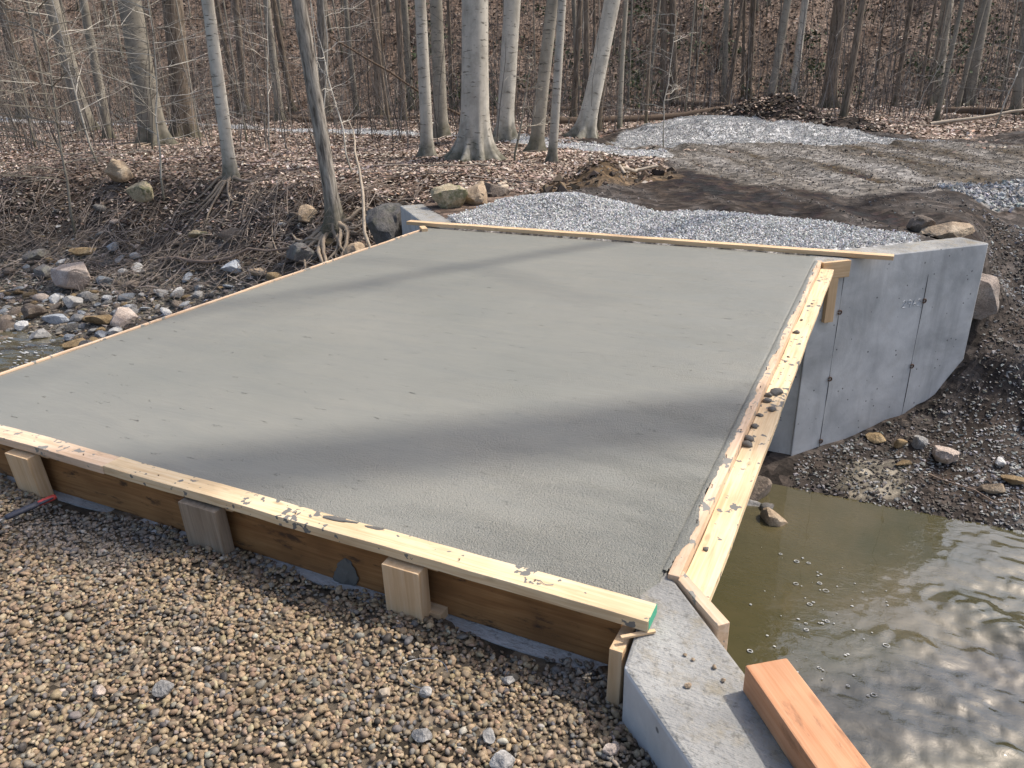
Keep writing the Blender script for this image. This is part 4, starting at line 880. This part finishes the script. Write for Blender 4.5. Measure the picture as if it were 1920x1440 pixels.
def lit(n, x0, x1, y0, y1, size, cond, zmin=-0.9, lift=0.012):
    x, y = sample_region(n, x0, x1, y0, y1, lambda x, y: leaf_ok(x, y) & wedge(x, y) & cond(x, y), r)
    z = terrain(x, y); k = (z > zmin) ; x, y, z = x[k], y[k], z[k]; n = len(x)
    s = size * r.uniform(0.6, 1.4, n); tilt = 0.38
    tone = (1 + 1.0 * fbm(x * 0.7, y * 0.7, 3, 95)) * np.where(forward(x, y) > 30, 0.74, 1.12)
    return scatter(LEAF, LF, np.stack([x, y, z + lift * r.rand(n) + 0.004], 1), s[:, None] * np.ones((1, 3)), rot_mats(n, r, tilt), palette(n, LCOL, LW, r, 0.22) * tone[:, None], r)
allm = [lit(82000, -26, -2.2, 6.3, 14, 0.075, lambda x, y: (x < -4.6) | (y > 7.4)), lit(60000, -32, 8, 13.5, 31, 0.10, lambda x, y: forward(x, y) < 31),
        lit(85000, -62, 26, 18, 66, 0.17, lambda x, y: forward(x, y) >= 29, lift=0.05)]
V = np.concatenate([a[0] for a in allm]); C = np.concatenate([a[2] for a in allm]); off = 0; FF = []
for a in allm: FF.append(a[1] + off); off += len(a[0])
stuff('leaf_litter', 'brown fallen leaves covering the forest floor and hillside', 'leaf litter', V, np.concatenate(FF), C, M_LEAF)

def brush(name, label, items, mat, sides=3):
    V, F = tubes(items[0], sides); C = np.repeat(np.array(items[1]), [len(p[0]) * sides for p in items[0]], axis=0); return stuff(name, label, 'brush', V, F, C, mat)
r = np.random.RandomState(61); L_, C_ = [], []
# fallen twigs
x, y = sample_region(1100, -30, 6, 6.5, 34, lambda x, y: leaf_ok(x, y) & wedge(x, y), r); z = terrain(x, y)
for a_, b_2, c_2 in zip(x, y, z):
    if c_2 < -1.2: continue
    d = 0.2 + r.rand() ** 2 * 1.6; an = r.rand() * 6.28; P = wiggle((a_, b_2, c_2 + 0.02), (a_ + d * math.cos(an), b_2 + d * math.sin(an), 0), 5, 0.05, r)
    P[:, 2] = 0.02 + r.rand() * 0.08 * np.linspace(0, 1, 5); q = 0.004 + 0.012 * r.rand() ** 2
    L_.append((P, np.linspace(q, q * 0.4, 5))); g = r.uniform(0.10, 0.36); C_.append((g, g * 0.83, g * 0.68))
# drift of sticks along the left bank
for k in range(900):
    a_ = r.uniform(-14.5, -5.6); b_2 = 6.0 + r.rand() * 1.5 + (0.1 if a_ > -9 else -0.3); d = 0.2 + r.rand() * 0.8; an = r.normal() * 0.6 + (0 if r.rand() < .7 else 1.5)
    P = wiggle((a_, b_2, 0), (a_ + d * math.cos(an), b_2 + d * math.sin(an), 0), 5, 0.05, r); P[:, 2] = 0.02 + r.rand() * 0.10
    q = 0.003 + 0.007 * r.rand(); L_.append((P, np.linspace(q, q * 0.4, 5))); g = r.uniform(0.12, 0.34); C_.append((g, g * 0.82, g * 0.68))
A_ = np.concatenate([p[0] for p in L_]); A_[:, 2] += terrain(A_[:, 0], A_[:, 1]); L_ = [(A_[5 * k:5 * k + 5], p[1]) for k, p in enumerate(L_)]
brush('fallen_twigs', 'scattered dead twigs on the forest floor and bank', (L_, C_), M_STEMS)
# standing brush
L_, C_ = [], []
f = 17 + 34 * r.rand(5200) ** 0.8; lt = r.uniform(-0.85, 0.85, 5200) * f; X = 0.464 + f * FWX + lt * FWY; Y = -1.886 + f * FWY - lt * FWX; Z = terrain(X, Y); ok = leaf_ok(X, Y) & ~((X > -6) & (Y < 22))
for a_, b_2, c_2 in zip(X[ok], Y[ok], Z[ok]):
    hgt = 0.6 + 3.6 * r.rand() ** 1.6; ln = r.normal(size=2) * 0.13; P = wiggle((a_, b_2, c_2 - 0.05), (a_ + ln[0] * hgt, b_2 + ln[1] * hgt, c_2 + hgt), 6, 0.05, r); q = 0.006 + 0.012 * r.rand()
    g = r.uniform(0.07, 0.30); cc = (g, g * 0.88, g * 0.76); L_.append((P, np.linspace(q, q * 0.35, 6))); C_.append(cc)
    for _ in range(r.randint(1, 4)):
        k = r.randint(2, 5); d = 0.25 + r.rand() * 0.7; an = r.rand() * 6.28; L_.append((wiggle(P[k], P[k] + np.array([d * math.cos(an), d * math.sin(an), d * 0.6]), 4, 0.04, r), np.linspace(q * 0.5, q * 0.2, 4))); C_.append(cc)
brush('hillside_brush', 'thin bare stems of undergrowth on the wooded hillside', (L_, C_), M_STEMS)
# dead grass and whips hanging over the left bank
L_, C_ = [], []
for k in range(900):
    a_ = r.uniform(-15, -5.8); b_2 = r.uniform(6.3, 8.6); c_2 = gz(a_, b_2) if k % 3 == 0 else c_2; 
    if k % 3: a_, b_2 = ax_ + r.normal() * 0.12, bx_ + r.normal() * 0.12
    else: ax_, bx_ = a_, b_2
    l = r.uniform(0.2, 0.75); an = -1.6 + r.normal() * 0.9; t = np.linspace(0, 1, 5)
    P = np.stack([a_ + math.cos(an) * l * t * 0.8, b_2 + math.sin(an) * l * t * 0.8, c_2 + l * (0.7 * t - 0.75 * t * t) + 0.01], 1); q = r.uniform(0.002, 0.005)
    L_.append((P, np.linspace(q, q * 0.3, 5))); g = r.uniform(0.14, 0.36); C_.append((g, g * 0.83, g * 0.66))
brush('bank_whips', 'dead grass and thin whips hanging over the left bank', (L_, C_), M_STEMS)
# evergreen seedlings on the right of the hill
r = np.random.RandomState(71); f = 30 + 20 * r.rand(150); lt = (r.uniform(-0.12, 0.8, 150)) * f; X = 0.464 + f * FWX + lt * FWY; Y = -1.886 + f * FWY - lt * FWX; Z = terrain(X, Y); pos = []
for a_, b_2, c_2 in zip(X, Y, Z):
    n = r.randint(30, 80); q = r.normal(size=(n, 3)) * np.array([0.4, 0.4, 0.22]); pos.append(q + np.array([a_, b_2, c_2 + 0.35 + 1.3 * r.rand() ** 2]))
pos = np.concatenate(pos); n = len(pos)
Va, Fa, Ca = scatter(LEAF, LF, pos, r.uniform(0.12, 0.24, n)[:, None] * np.ones((1, 3)), rot_mats(n, r), palette(n, [(0.05, 0.07, 0.03), (0.035, 0.055, 0.025), (0.08, 0.095, 0.045)], [1, 1, 1], r), r)
stuff('evergreen_undergrowth', 'dark green leafy undergrowth on the right of the hillside', 'undergrowth', Va, Fa, Ca, M_LEAF)

# ------------------------------------------------------------------ trees
def trunk_mesh(name, rad, H, mat, flare=0.9, lobes=5, curve=0.15, seed=0, sides=14, taper=0.62, lobe=0.35):
    r = np.random.RandomState(seed); z = np.concatenate([[-0.35, -0.1, 0.0, 0.06, 0.13, 0.22, 0.35, 0.55, 0.8, 1.2], np.linspace(1.8, H, 22)])
    th = np.arange(sides) * 2 * np.pi / sides; ph = r.rand() * 6.28
    zz = np.clip(z, 0, None); fl = np.exp(-zz / (rad * 0.85 + 0.06))
    base = rad * (1 - taper * (zz / H) ** 0.9) + rad * flare * 0.75 * fl
    RR = base[:, None] * (1 + lobe * fl[:, None] ** 0.9 * np.cos(lobes * th[None] + ph + 0.6 * np.cos(th[None] * 2)) + 0.05 * np.cos(2 * th[None] + z[:, None] * 0.4 + ph))
    RR *= 1 + 0.10 * vn3(np.stack([np.cos(th)[None] * 1.2 + 0 * z[:, None], np.sin(th)[None] * 1.2 + 0 * z[:, None], z[:, None] * 1.5 + 0 * th[None]], -1) + seed)
    cx = curve * (np.sin(zz / H * 5 + ph) - math.sin(ph)) * zz / H * 1.5; cy = curve * (np.sin(zz / H * 4 + ph * 2) - math.sin(ph * 2)) * zz / H * 1.5
    V = np.stack([RR * np.cos(th) + cx[:, None], RR * np.sin(th) + cy[:, None], z[:, None] + 0 * th[None]], -1).reshape(-1, 3)
    i = np.arange(len(z) - 1)[:, None] * sides; j = np.arange(sides)[None]; k = (j + 1) % sides
    F = np.stack([i + j, i + k, i + sides + k, i + sides + j], -1).reshape(-1, 4)
    return mesh_np(name, V, F, mat, True)
def crown_mesh(name, mat, seed, H=18.0, z0=6.5, limbs=11, spread=3.4, rad=0.06, twig=(4, 2)):
    r = np.random.RandomState(seed); A, Bq = [], []
    for k in range(limbs):
        zb = z0 + (H - z0) * (k + r.rand()) / limbs * 0.95; an = k * 2.4 + r.rand(); L = spread * (1.15 - 0.75 * (zb - z0) / (H - z0)) * r.uniform(0.7, 1.25)
        e = np.array([math.cos(an) * L, math.sin(an) * L, zb + L * r.uniform(0.5, 1.1)]); P = wiggle((0, 0, zb), e, 7, 0.12, r); q = rad * (1.1 - 0.6 * (zb - z0) / (H - z0))
        A.append((P, np.linspace(q, q * 0.2, 7)))
        for _ in range(twig[0]):
            t = r.randint(2, 6); l2 = L * r.uniform(0.25, 0.5); d = r.normal(size=3); d[2] = abs(d[2]) * 0.8; d /= np.linalg.norm(d); p2 = wiggle(P[t], P[t] + d * l2, 5, 0.07, r); Bq.append((p2, np.linspace(q * 0.35, q * 0.10, 5)))
            for _ in range(twig[1]):
                d = r.normal(size=3); d[2] = abs(d[2]) * 0.5; d /= np.linalg.norm(d); s_ = p2[r.randint(1, 5)]; Bq.append((wiggle(s_, s_ + d * l2 * 0.5, 4, 0.05, r), np.linspace(q * 0.14, q * 0.05, 4)))
    V1, F1 = tubes(A, 6); V2, F2 = tubes(Bq, 3)
    return mesh_np(name, np.concatenate([V1, V2]), np.concatenate([F1, F2 + len(V1)]), mat, True)
CROWNS = {m.name: [crown_mesh('crown', m, 40 + i + 5 * k) for i in range(2)] for k, m in enumerate((M_BEECH, M_GREYBARK, M_ROUGH, M_BROWNBARK))}
def tree(name, x, y, rad, lean, mat, label, H=18.0, seed=0, flare=0.9, curve=0.12, group=None, sides=14, lobes=5, fwdlean=0.0, crown=True, z=None, lobe=0.35, crown_at=(0.0, 1.0)):
    f = forward(x, y)
    if f > 33.5: kf = 33.5 / f; x = 0.464 + (x - 0.464) * kf; y = -1.886 + (y + 1.886) * kf; rad *= kf
    z0 = gz(x, y) if z is None else z
    lx, ly = lean * FWY + fwdlean * FWX, -lean * FWX + fwdlean * FWY
    root = empty(name, (x, y, z0)); d = Vector((lx, ly, 1)).normalized(); root.rotation_euler = Vector((0, 0, 1)).rotation_difference(d).to_euler()
    tag(root, label, 'tree', group)
    link('trunk', trunk_mesh('trunk', rad, H, mat, flare, lobes, curve, seed, sides, lobe=lobe), root)
    if crown: s = H / 18.0 * crown_at[1]; link('crown', CROWNS[mat.name][seed % 2], root, (0, 0, crown_at[0]), (0, 0, seed * 1.3), (s * 0.8, s * 0.8, s))
    return root
BE, GB, RB, BB = M_BEECH, M_GREYBARK, M_ROUGH, M_BROWNBARK
TREES = [
 ('beech_tree', -6.47, 10.74, 0.255, 0.045, BE, 'thickest pale grey beech with flared roots, left of the track', 22, 1.25, .05),
 ('birch_tree', -7.87, 11.37, 0.126, 0.016, BE, 'slender pale birch with dark marks left of the thickest beech', 17, .9, .06),
 ('beech_tree', -10.01, 15.50, 0.163, 0.014, GB, 'straight olive-grey tree just right of the slender pale birch', 19, .7, .06),
 ('beech_tree', -7.88, 14.77, 0.200, 0.095, BE, 'grey beech with dark scars and torn base behind the thickest beech', 20, .8, .10),
 ('forest_tree', -6.13, 12.71, 0.125, 0.12, GB, 'brownish-grey trunk of the pair right of the thickest beech', 17, .9, .10),
 ('forest_tree', -4.94, 10.76, 0.082, 0.07, BE, 'thin pale trunk of the pair right of the thickest beech', 16, .6, .08),
 ('beech_tree', -6.32, 15.93, 0.210, 0.205, BE, 'pale tree leaning right beside the white stone path', 19, 1.2, .08),
 ('bank_tree', -6.85, 7.09, 0.108, -0.045, RB, 'rough dark tree with bare roots at the edge of the bank', 16, .9, .22),
 ('forest_tree', -9.68, 7.96, 0.113, 0.022, BE, 'pale smooth trunk on the bank left of the rough dark tree', 16, .4, .10),
 ('forest_tree', -16.30, 12.07, 0.281, 0.010, GB, 'thick mossy-footed grey-green tree at left, front of two', 20, .8, .10),
 ('forest_tree', -16.88, 13.54, 0.288, 0.084, BB, 'thick brown furrowed tree at left, behind the mossy-footed one', 21, .7, .08),
 ('forest_tree', -23.18, 15.29, 0.25, -0.05, GB, 'leaning grey trunk near the left edge with mossy foot', 18, .6, .10),
 ('forest_tree', -19.36, 13.12, 0.119, 0.026, GB, 'slim pale trunk between the left edge tree and the mossy-footed tree', 15, .5, .15),
 ('forest_tree', -36.0, 21.6, 0.26, 0.05, BB, 'dark brown trunk at the far left edge behind the others', 18, .5, .10),
 ('forest_tree', -19.04, 19.71, 0.140, 0.007, GB, 'grey-brown trunk behind the stone path, left of the rough dark tree', 17, .5, .08),
 ('forest_tree', -24.0, 26.0, 0.145, -0.037, BB, 'brown trunk close behind the grey-brown one at the path', 17, .4, .08),
 ('forest_tree', -21.50, 25.12, 0.225, 0.098, RB, 'furrowed grey trunk seen just right of the rough dark tree', 19, .5, .08),
 ('forest_tree', -17.02, 22.80, 0.159, 0.037, BB, 'warm brown trunk, left one of a tight pair left of the birch', 18, .4, .06),
 ('forest_tree', -17.25, 23.44, 0.091, 0.020, BB, 'thin brown trunk, right one of a tight pair left of the birch', 16, .4, .08),
 ('forest_tree', -19.60, 28.89, 0.157, 0.007, GB, 'pale tan trunk just left of the slender birch', 18, .4, .05),
 ('forest_tree', -9.37, 34.0, 0.159, -0.049, BB, 'straight brown trunk behind the gap right of the leaning pale tree', 17, .4, .06),
 ('forest_tree', -9.94, 38.0, 0.19, -0.080, BB, 'dark brown trunk on the hill foot above the stone pile', 18, .5, .08),
 ('forest_tree', -6.54, 33.22, 0.137, -0.050, GB, 'thin grey trunk left of centre behind the pale stone pile', 16, .4, .06),
 ('forest_tree', -5.66, 34.0, 0.140, -0.045, BB, 'twin-looking brown trunk behind the dark dirt heap', 17, .4, .06),
 ('forest_tree', -4.17, 29.92, 0.162, 0.084, GB, 'olive trunk leaning right, behind the dark dirt heap', 17, .6, .06),
 ('forest_tree', -3.45, 30.69, 0.144, 0.016, BE, 'pale slim trunk next to the olive one behind the dirt heap', 17, .5, .08),
 ('forest_tree', -2.14, 30.60, 0.241, -0.019, BB, 'thick brown tree with flared foot behind the dark dirt heap', 20, .9, .06),
 ('forest_tree', -1.00, 21.68, 0.102, 0.041, BB, 'slim brown leaning trunk beside the right end of the dirt heap', 15, .4, .08),
 ('forest_tree', 1.47, 33.26, 0.226, -0.046, GB, 'thick grey-green trunk at upper right, left of two', 19, .6, .06),
 ('forest_tree', 2.50, 32.27, 0.236, -0.003, GB, 'thick grey-green leaning trunk at upper right, right of two', 19, .7, .06),
 ('forest_tree', 1.27, 22.29, 0.064, 0.046, GB, 'thin pale pole-like trunk in front of the two thick ones at right', 13, .4, .08),
 ('forest_tree', 3.30, 24.73, 0.136, -0.10, GB, 'grey mossy trunk at the right edge of the picture', 17, .6, .08),
 ('forest_tree', -8.93, 21.82, 0.102, 0.053, BB, 'slim brown trunk between the pale pair and the leaning pale tree', 16, .4, .06),
 ('forest_tree', -9.75, 25.30, 0.106, -0.035, BB, 'straight thin brown trunk seen behind the leaning pale tree', 16, .4, .06),
 ('forest_tree', -27.88, 27.22, 0.179, 0.046, BB, 'brown trunk on the hill foot between the smooth and grey-brown trunks', 17, .4, .06),
]
roots = {}
for k, (nm, x, y, rad, lean, mat, lab, H, fl, cv) in enumerate(TREES):
    o = tree(nm, x, y, rad, lean, mat, lab, H, 11 + k, fl, cv, sides=40 if k == 0 else 24 if rad > 0.18 else 14, lobes=9 if k == 0 else 5, lobe=0.34 if k == 0 else 0.42); roots[k] = o
# two tall trees on the right bank whose shadows cross the deck
tree('forest_tree', 12.97, 11.2, 0.46, -0.015, RB, 'very tall rough-barked tree on the slope right of the picture', 36, 71, .8, .03, fwdlean=0.076, crown_at=(20, 0.5))
tree('forest_tree', 6.56, 17.97, 0.15, 0.096, GB, 'tall slim leaning tree beyond the track right of the picture', 32, 72, .6, .02, fwdlean=-0.154, crown_at=(19, 0.42))
# exposed roots of the bank-edge tree
r = np.random.RandomState(81); bt = roots[7]; inv = bt.matrix_basis.inverted()
for k in range(13):
    an = -2.6 + 2.9 * k / 12 + r.normal() * 0.15; L = r.uniform(0.5, 1.25)
    p0 = np.array([-6.85 + 0.06 * math.cos(an), 7.09 + 0.06 * math.sin(an), gz(-6.85, 7.09) + 0.08]); zz = [p0]
    for q in range(1, 8):
        t = q / 7; px, py = p0[0] + math.cos(an + 0.5 * math.sin(t * 4 + k)) * L * t, p0[1] + math.sin(an + 0.5 * math.sin(t * 4 + k)) * L * t
        zz.append(np.array([px, py, gz(px, py) + 0.05 + 0.10 * math.sin(t * 3.1) * r.rand()]))
    P = np.array([(inv @ Vector(p))[:] for p in zz]); q = r.uniform(0.018, 0.04); V, F = tubes([(P, np.linspace(q * 1.3, q * 0.3, 8))], 6)
    link('root', mesh_np('root', V, F, M_ROOT, True), bt)
# roots of the thickest beech and the pale bank trunk
for kk, cnt, R0, LL in ((8, 6, 0.1, 0.9), (9, 5, 0.28, 0.8)):
    bt = roots[kk]; inv = bt.matrix_basis.inverted(); bx, by, bz = bt.location
    for k in range(cnt):
        an = -2.8 + 2.6 * k / (cnt - 1); zz = []
        for q in range(7):
            t = q / 6; px, py = bx + math.cos(an + 0.3 * math.sin(3 * t + k)) * (R0 * 0.8 + LL * t), by + math.sin(an + 0.3 * math.sin(3 * t + k)) * (R0 * 0.8 + LL * t); zz.append((px, py, gz(px, py) + 0.07 * (1 - t)))
        P = np.array([(inv @ Vector(p))[:] for p in zz]); V, F = tubes([(P, np.linspace(0.028, 0.009, 7))], 6); link('root', mesh_np('root', V, F, M_ROOT, True), bt)

# background trees: copies of a few slim kinds
r = np.random.RandomState(91); PROTO = []
for k, (mat, flr) in enumerate(((GB, .4), (BB, .4), (RB, .4), (BB, .6), (GB, .5), (BE, .4))):
    PROTO.append((trunk_mesh('trunk', 0.10, 15.0, mat, flr, 5, 0.25, 200 + k, 9), crown_mesh('crown', mat, 210 + k, 15.0, 4.5, 9, 2.0, 0.026, (3, 2))))
def screen_x(x, y): return lateral(x, y) / forward(x, y)
SHORT = ['thickest beech', 'slender pale birch', 'straight olive-grey tree', 'scarred grey beech', 'brownish trunk of the pair', 'thin pale trunk of the pair', 'leaning pale tree', 'rough dark bank tree', 'pale smooth bank trunk', 'mossy-footed thick tree', 'thick brown furrowed tree', 'left edge leaning trunk']
SX_ = [(screen_x(TREES[k][1], TREES[k][2]), SHORT[k]) for k in range(len(SHORT))] + [(screen_x(-3.6, 17.6), 'pale stone pile'), (screen_x(-2.4, 21.0), 'dark dirt heap'), (screen_x(2.0, 32.7), 'upper right thick trunks')]
BARKS = ['grey', 'brown', 'furrowed grey', 'dark brown', 'olive-grey', 'pale']
placed = [(t[1], t[2]) for t in TREES]; cnt = 0
while cnt < 285:
    f = 17 + 42 * r.rand() ** 0.75; lt = r.uniform(-0.84, 0.84) * f; x = 0.464 + f * FWX + lt * FWY; y = -1.886 + f * FWY - lt * FWX
    if (x > -5.5 and y < 24) or segdist(np.array([x]), np.array([y]), PATH)[0] < 0.9: continue
    if any((x - a) ** 2 + (y - b) ** 2 < 0.8 for a, b in placed): continue
    placed.append((x, y)); kf = r.choice(6, p=[.2, .25, .15, .2, .12, .08]); s = (0.22 + 1.0 * r.rand() ** 2.6) * (1.0 if f > 25 else 0.7)
    root = empty('background_tree', (x, y, gz(x, y)), (r.normal() * 0.06, r.normal() * 0.06, r.rand() * 6.28))
    hill = f > 33
    sx0 = screen_x(x, y); sref = min(SX_, key=lambda q: abs(q[0] - sx0)); thick = 'hair-thin' if s < 0.36 else 'thin' if s < 0.55 else 'slim' if s < 0.85 else 'stout'
    tag(root, thick + ' ' + BARKS[kf] + ' tree ' + ('on the hillside' if hill else 'on the flat') + (', seen left of the ' if sx0 < sref[0] else ', seen right of the ') + sref[1], 'tree', 'trees on the hillside' if hill else 'slender trees on the forest floor')
    hz = r.uniform(0.8, 1.2); link('trunk', PROTO[kf][0], root, scale=(s, s, hz)); link('crown', PROTO[kf][1], root, scale=(min(1.2, 0.5 + s * .5),) * 2 + (hz,)); cnt += 1

# saplings with long fine branches, foremost on the left
def sapling(x, y, H, seed, label, lean=(0, 0), nb=16, L=1.6, mat=None, group=None, rad=0.02, droop=0.1):
    r = np.random.RandomState(seed); z = gz(x, y); root = empty('sapling', (x, y, z)); tag(root, label, 'sapling', group)
    P = wiggle((0, 0, -0.1), (lean[0] * H, lean[1] * H, H), 9, 0.05, r); V, F = tubes([(P, np.linspace(rad, rad * 0.25, 9))], 6); link('stem', mesh_np('stem', V, F, mat or M_GREYBARK, True), root)
    Ln = []
    for k in range(nb):
        t = 0.25 + 0.73 * (k + r.rand()) / nb; i = min(7, int(t * 8)); b0 = P[i] + (P[i + 1] - P[i]) * (t * 8 - i); an = r.rand() * 6.28; l = L * r.uniform(0.5, 1.2) * (1.2 - t * 0.6)
        e = b0 + np.array([math.cos(an) * l, math.sin(an) * l, l * (0.35 - droop * r.rand() * 3)]); Q = wiggle(b0, e, 7, 0.035, r); q = rad * 0.42; Ln.append((Q, np.linspace(q, q * 0.25, 7)))
        for _ in range(6):
            j = r.randint(1, 6); d = Q[-1] - Q[0]; d = d / np.linalg.norm(d) + r.normal(size=3) * 0.55; l2 = l * r.uniform(0.2, 0.5); Q2 = wiggle(Q[j], Q[j] + d * l2, 5, 0.02, r); Ln.append((Q2, np.linspace(q * 0.4, q * 0.15, 5)))
    V, F = tubes(Ln, 3); link('branches', mesh_np('branches', V, F, mat or M_GREYBARK), root); return root
SAP = [(-12.6, 6.9, 4.2, 'spreading beech sapling overhanging the creek bank at far left', (-.05, .1), 26, 2.3, .028), (-11.0, 7.6, 3.6, 'fine-branched sapling beside the round tan boulder', (.1, .05), 18, 1.7, .02),
 (-13.6, 8.4, 4.6, 'tall whippy sapling behind the round tan boulder', (-.1, .0), 20, 2.0, .024), (-14.6, 10.5, 4.0, 'bushy sapling in front of the mossy-footed tree', (.15, .05), 22, 1.8, .022),
 (-8.9, 9.4, 3.4, 'thin sapling between the pale smooth trunk and the rough dark tree', (.12, 0), 12, 1.2, .016), (-7.6, 8.6, 3.0, 'bent sapling just left of the rough dark tree', (-.25, .1), 10, 1.0, .015),
 (-5.6, 10.6, 1.9, 'mossy stub-footed sapling in front of the pale pair', (.16, 0), 8, .7, .022), (-3.9, 14.2, 2.6, 'twiggy sapling left of the pale stone pile', (.05, .05), 14, 1.2, .014),
 (-11.8, 11.2, 3.4, 'thin sapling left of the slender pale birch', (.1, .1), 12, 1.2, .016), (-18.5, 10.4, 4.4, 'wide twiggy sapling at the left edge', (.05, 0), 24, 2.2, .026),
 (0.6, 20.2, 2.2, 'small arching sapling at the right of the dirt heap', (.3, 0), 8, .9, .014), (2.4, 19.5, 2.8, 'crooked sapling near the right edge of the clearing', (.2, 0), 10, 1.0, .018)]
for k, (x, y, H, lab, ln, nb, L, rad) in enumerate(SAP): sapling(x, y, H, 400 + k, lab, ln, nb, L, M_BEECH if k % 3 else M_GREYBARK, None, rad)

# fallen logs and branches
def log(name, p0, p1, r0, r1, mat, label, seed, lift=0.5, sag=0.0, cat='log', n=9):
    r = np.random.RandomState(seed); P = wiggle((*p0, 0), (*p1, 0), n, 0.05 if r0 > 0.1 else 0.11, r); P[:, 2] = terrain(P[:, 0], P[:, 1]) + np.linspace(r0, r1, n) * lift + sag * np.linspace(0, 1, n)
    V, F = tubes([(P, np.linspace(r0, r1, n))], 8); tag(link(name, mesh_np(name, V, F, mat, True)), label, cat)
log('fallen_log', (-9.3, 19.6), (-4.2, 22.6), 0.16, 0.10, M_LOG, 'dark fallen log lying behind the white stone path', 1)
log('fallen_log', (-14.6, 24.0), (-9.8, 27.5), 0.15, 0.10, M_LOG, 'dark fallen log behind the tight pair of brown trunks', 2)
log('fallen_log', (-8.0, 30.5), (-3.6, 28.2), 0.16, 0.10, M_LOG, 'dark log lying at the foot of the hill behind the dirt heap', 3)
log('fallen_log', (1.6, 25.4), (8.0, 23.0), 0.14, 0.10, M_LOG, 'long dark log at the right edge behind the clearing', 4)
log('fallen_log', (-20.5, 20.0), (-15.0, 22.3), 0.14, 0.09, M_LOG, 'half-rotten log left of the white stone path', 5)
log('fallen_branch', (-5.85, 6.85), (-7.25, 8.1), 0.030, 0.008, M_PALEWOOD, 'pale barkless branch leaning beside the bank-edge tree', 6, 0.8, 0.9, 'branch')
log('fallen_branch', (-10.1, 6.55), (-7.0, 6.75), 0.035, 0.012, M_TWIG, 'long dead branch lying across the lower left bank', 7, 1.2, 0.25, 'branch')
log('fallen_branch', (-5.4, 9.9), (-7.3, 9.0), 0.016, 0.006, M_PALEWOOD, 'pale dead branch in front of the thickest beech', 8, 1.0, 0.1, 'branch')
log('fallen_branch', (-10.4, 18.5), (-12.9, 15.0), 0.04, 0.02, M_LOG, 'dark dead pole leaning right over the white path', 9, 1.0, 2.4, 'branch')
log('fallen_branch', (1.1, 20.8), (4.8, 22.6), 0.05, 0.02, M_PALEWOOD, 'pale dead branch lying at the right of the clearing', 10, 1.0, 0.5, 'branch')
log('fallen_branch', (-2.95, 8.7), (-2.5, 9.3), 0.03, 0.02, M_PALEWOOD, 'short pale stick on the brown soil ridge', 11, 1.2, 0.12, 'branch')
log('fallen_branch', (1.15, 4.75), (1.75, 4.45), 0.008, 0.004, M_TWIG, 'thin dead stick at the water edge on the right', 12, 2.0, 0.03, 'branch')
log('fallen_branch', (-4.35, 7.5), (-4.7, 8.1), 0.03, 0.022, M_PALEWOOD, 'small bright stick on the leaves behind the boulders', 13, 0.8, 0.0, 'branch')

# soil clods on the ridge and dirt heap, tufts of root
r = np.random.RandomState(95)
x, y = sample_region(900, -6, 0.6, 7, 25, lambda x, y: inpoly(x, y, SOIL, 0.2, 9) | inpoly(x, y, [(-5.4, 20.8), (-4.9, 24.0), (-3, 24.5), (-1, 22.5), (0.4, 19.2), (-0.6, 18.6), (-2.4, 19.6)]), r); n = len(x)
s = 0.03 + 0.08 * r.rand(n) ** 2; Va, Fa, Ca = scatter(PEB1, F1_, np.stack([x, y, terrain(x, y)], 1), s[:, None] * np.ones((1, 3)), rot_mats(n, r), palette(n, [(0.06, 0.042, 0.028), (0.035, 0.026, 0.02), (0.10, 0.07, 0.042)], [2, 2, 1], r) * np.where(y < 12, 1.5, 0.8)[:, None], r)
stuff('soil_clods', 'loose dark clods of dug soil on the ridge and heap', 'soil', Va, Fa, Ca, M_CHIP)

# foam flecks drifting on the creek
r = np.random.RandomState(99); L_ = []; Vd, Fd, off = [], [], 0
for k in range(75):
    x = 0.2 + 0.55 * r.rand() + 0.18 * r.normal(); y = 2.0 + 1.3 * r.rand(); q = 0.005 + 0.016 * r.rand() ** 2
    z = WZ + 0.006
    t = np.linspace(0, 2 * np.pi, 11)
    if k % 3: 
        V, F = ico(1); V = V * np.array([q * .55, q * .4, 0.003]) + [x, y, z]; Vd.append(V); Fd.append(np.concatenate([F, F[:, 2:]], 1) + off); off += len(V)
    else: 
        V, F = tubes([(np.stack([x + q * np.cos(t), y + q * 0.75 * np.sin(t), z + 0 * t], 1), np.full(11, 0.0022 + 0.0015 * r.rand()))], 5); Vd.append(V); Fd.append(F + off); off += len(V)
for k in range(330):  # left flecks: added to brighten the water in place of reflected sky
    x = r.uniform(-11.5, -8.2); y = r.uniform(2.6, 4.25); q = 0.008 + 0.026 * r.rand() ** 2
    V, F = ico(1); V = V * np.array([q * 1.6, q * .5, 0.006]) + [x, y, WZ + 0.012]; Vd.append(V); Fd.append(np.concatenate([F, F[:, 2:]], 1) + off); off += len(V)
V = np.concatenate(Vd); F = np.concatenate(Fd); tri = F[:, 2] == F[:, 3]
F3 = np.concatenate([F[tri][:, :3], F[~tri][:, [0, 1, 2]], F[~tri][:, [0, 2, 3]]])
fo = link('foam', mesh_np('foam', V, F3, M_FOAM)); tag(fo, 'small white foam rings and flecks on the creek, left ones added for reflected sky', 'foam', None, 'stuff')
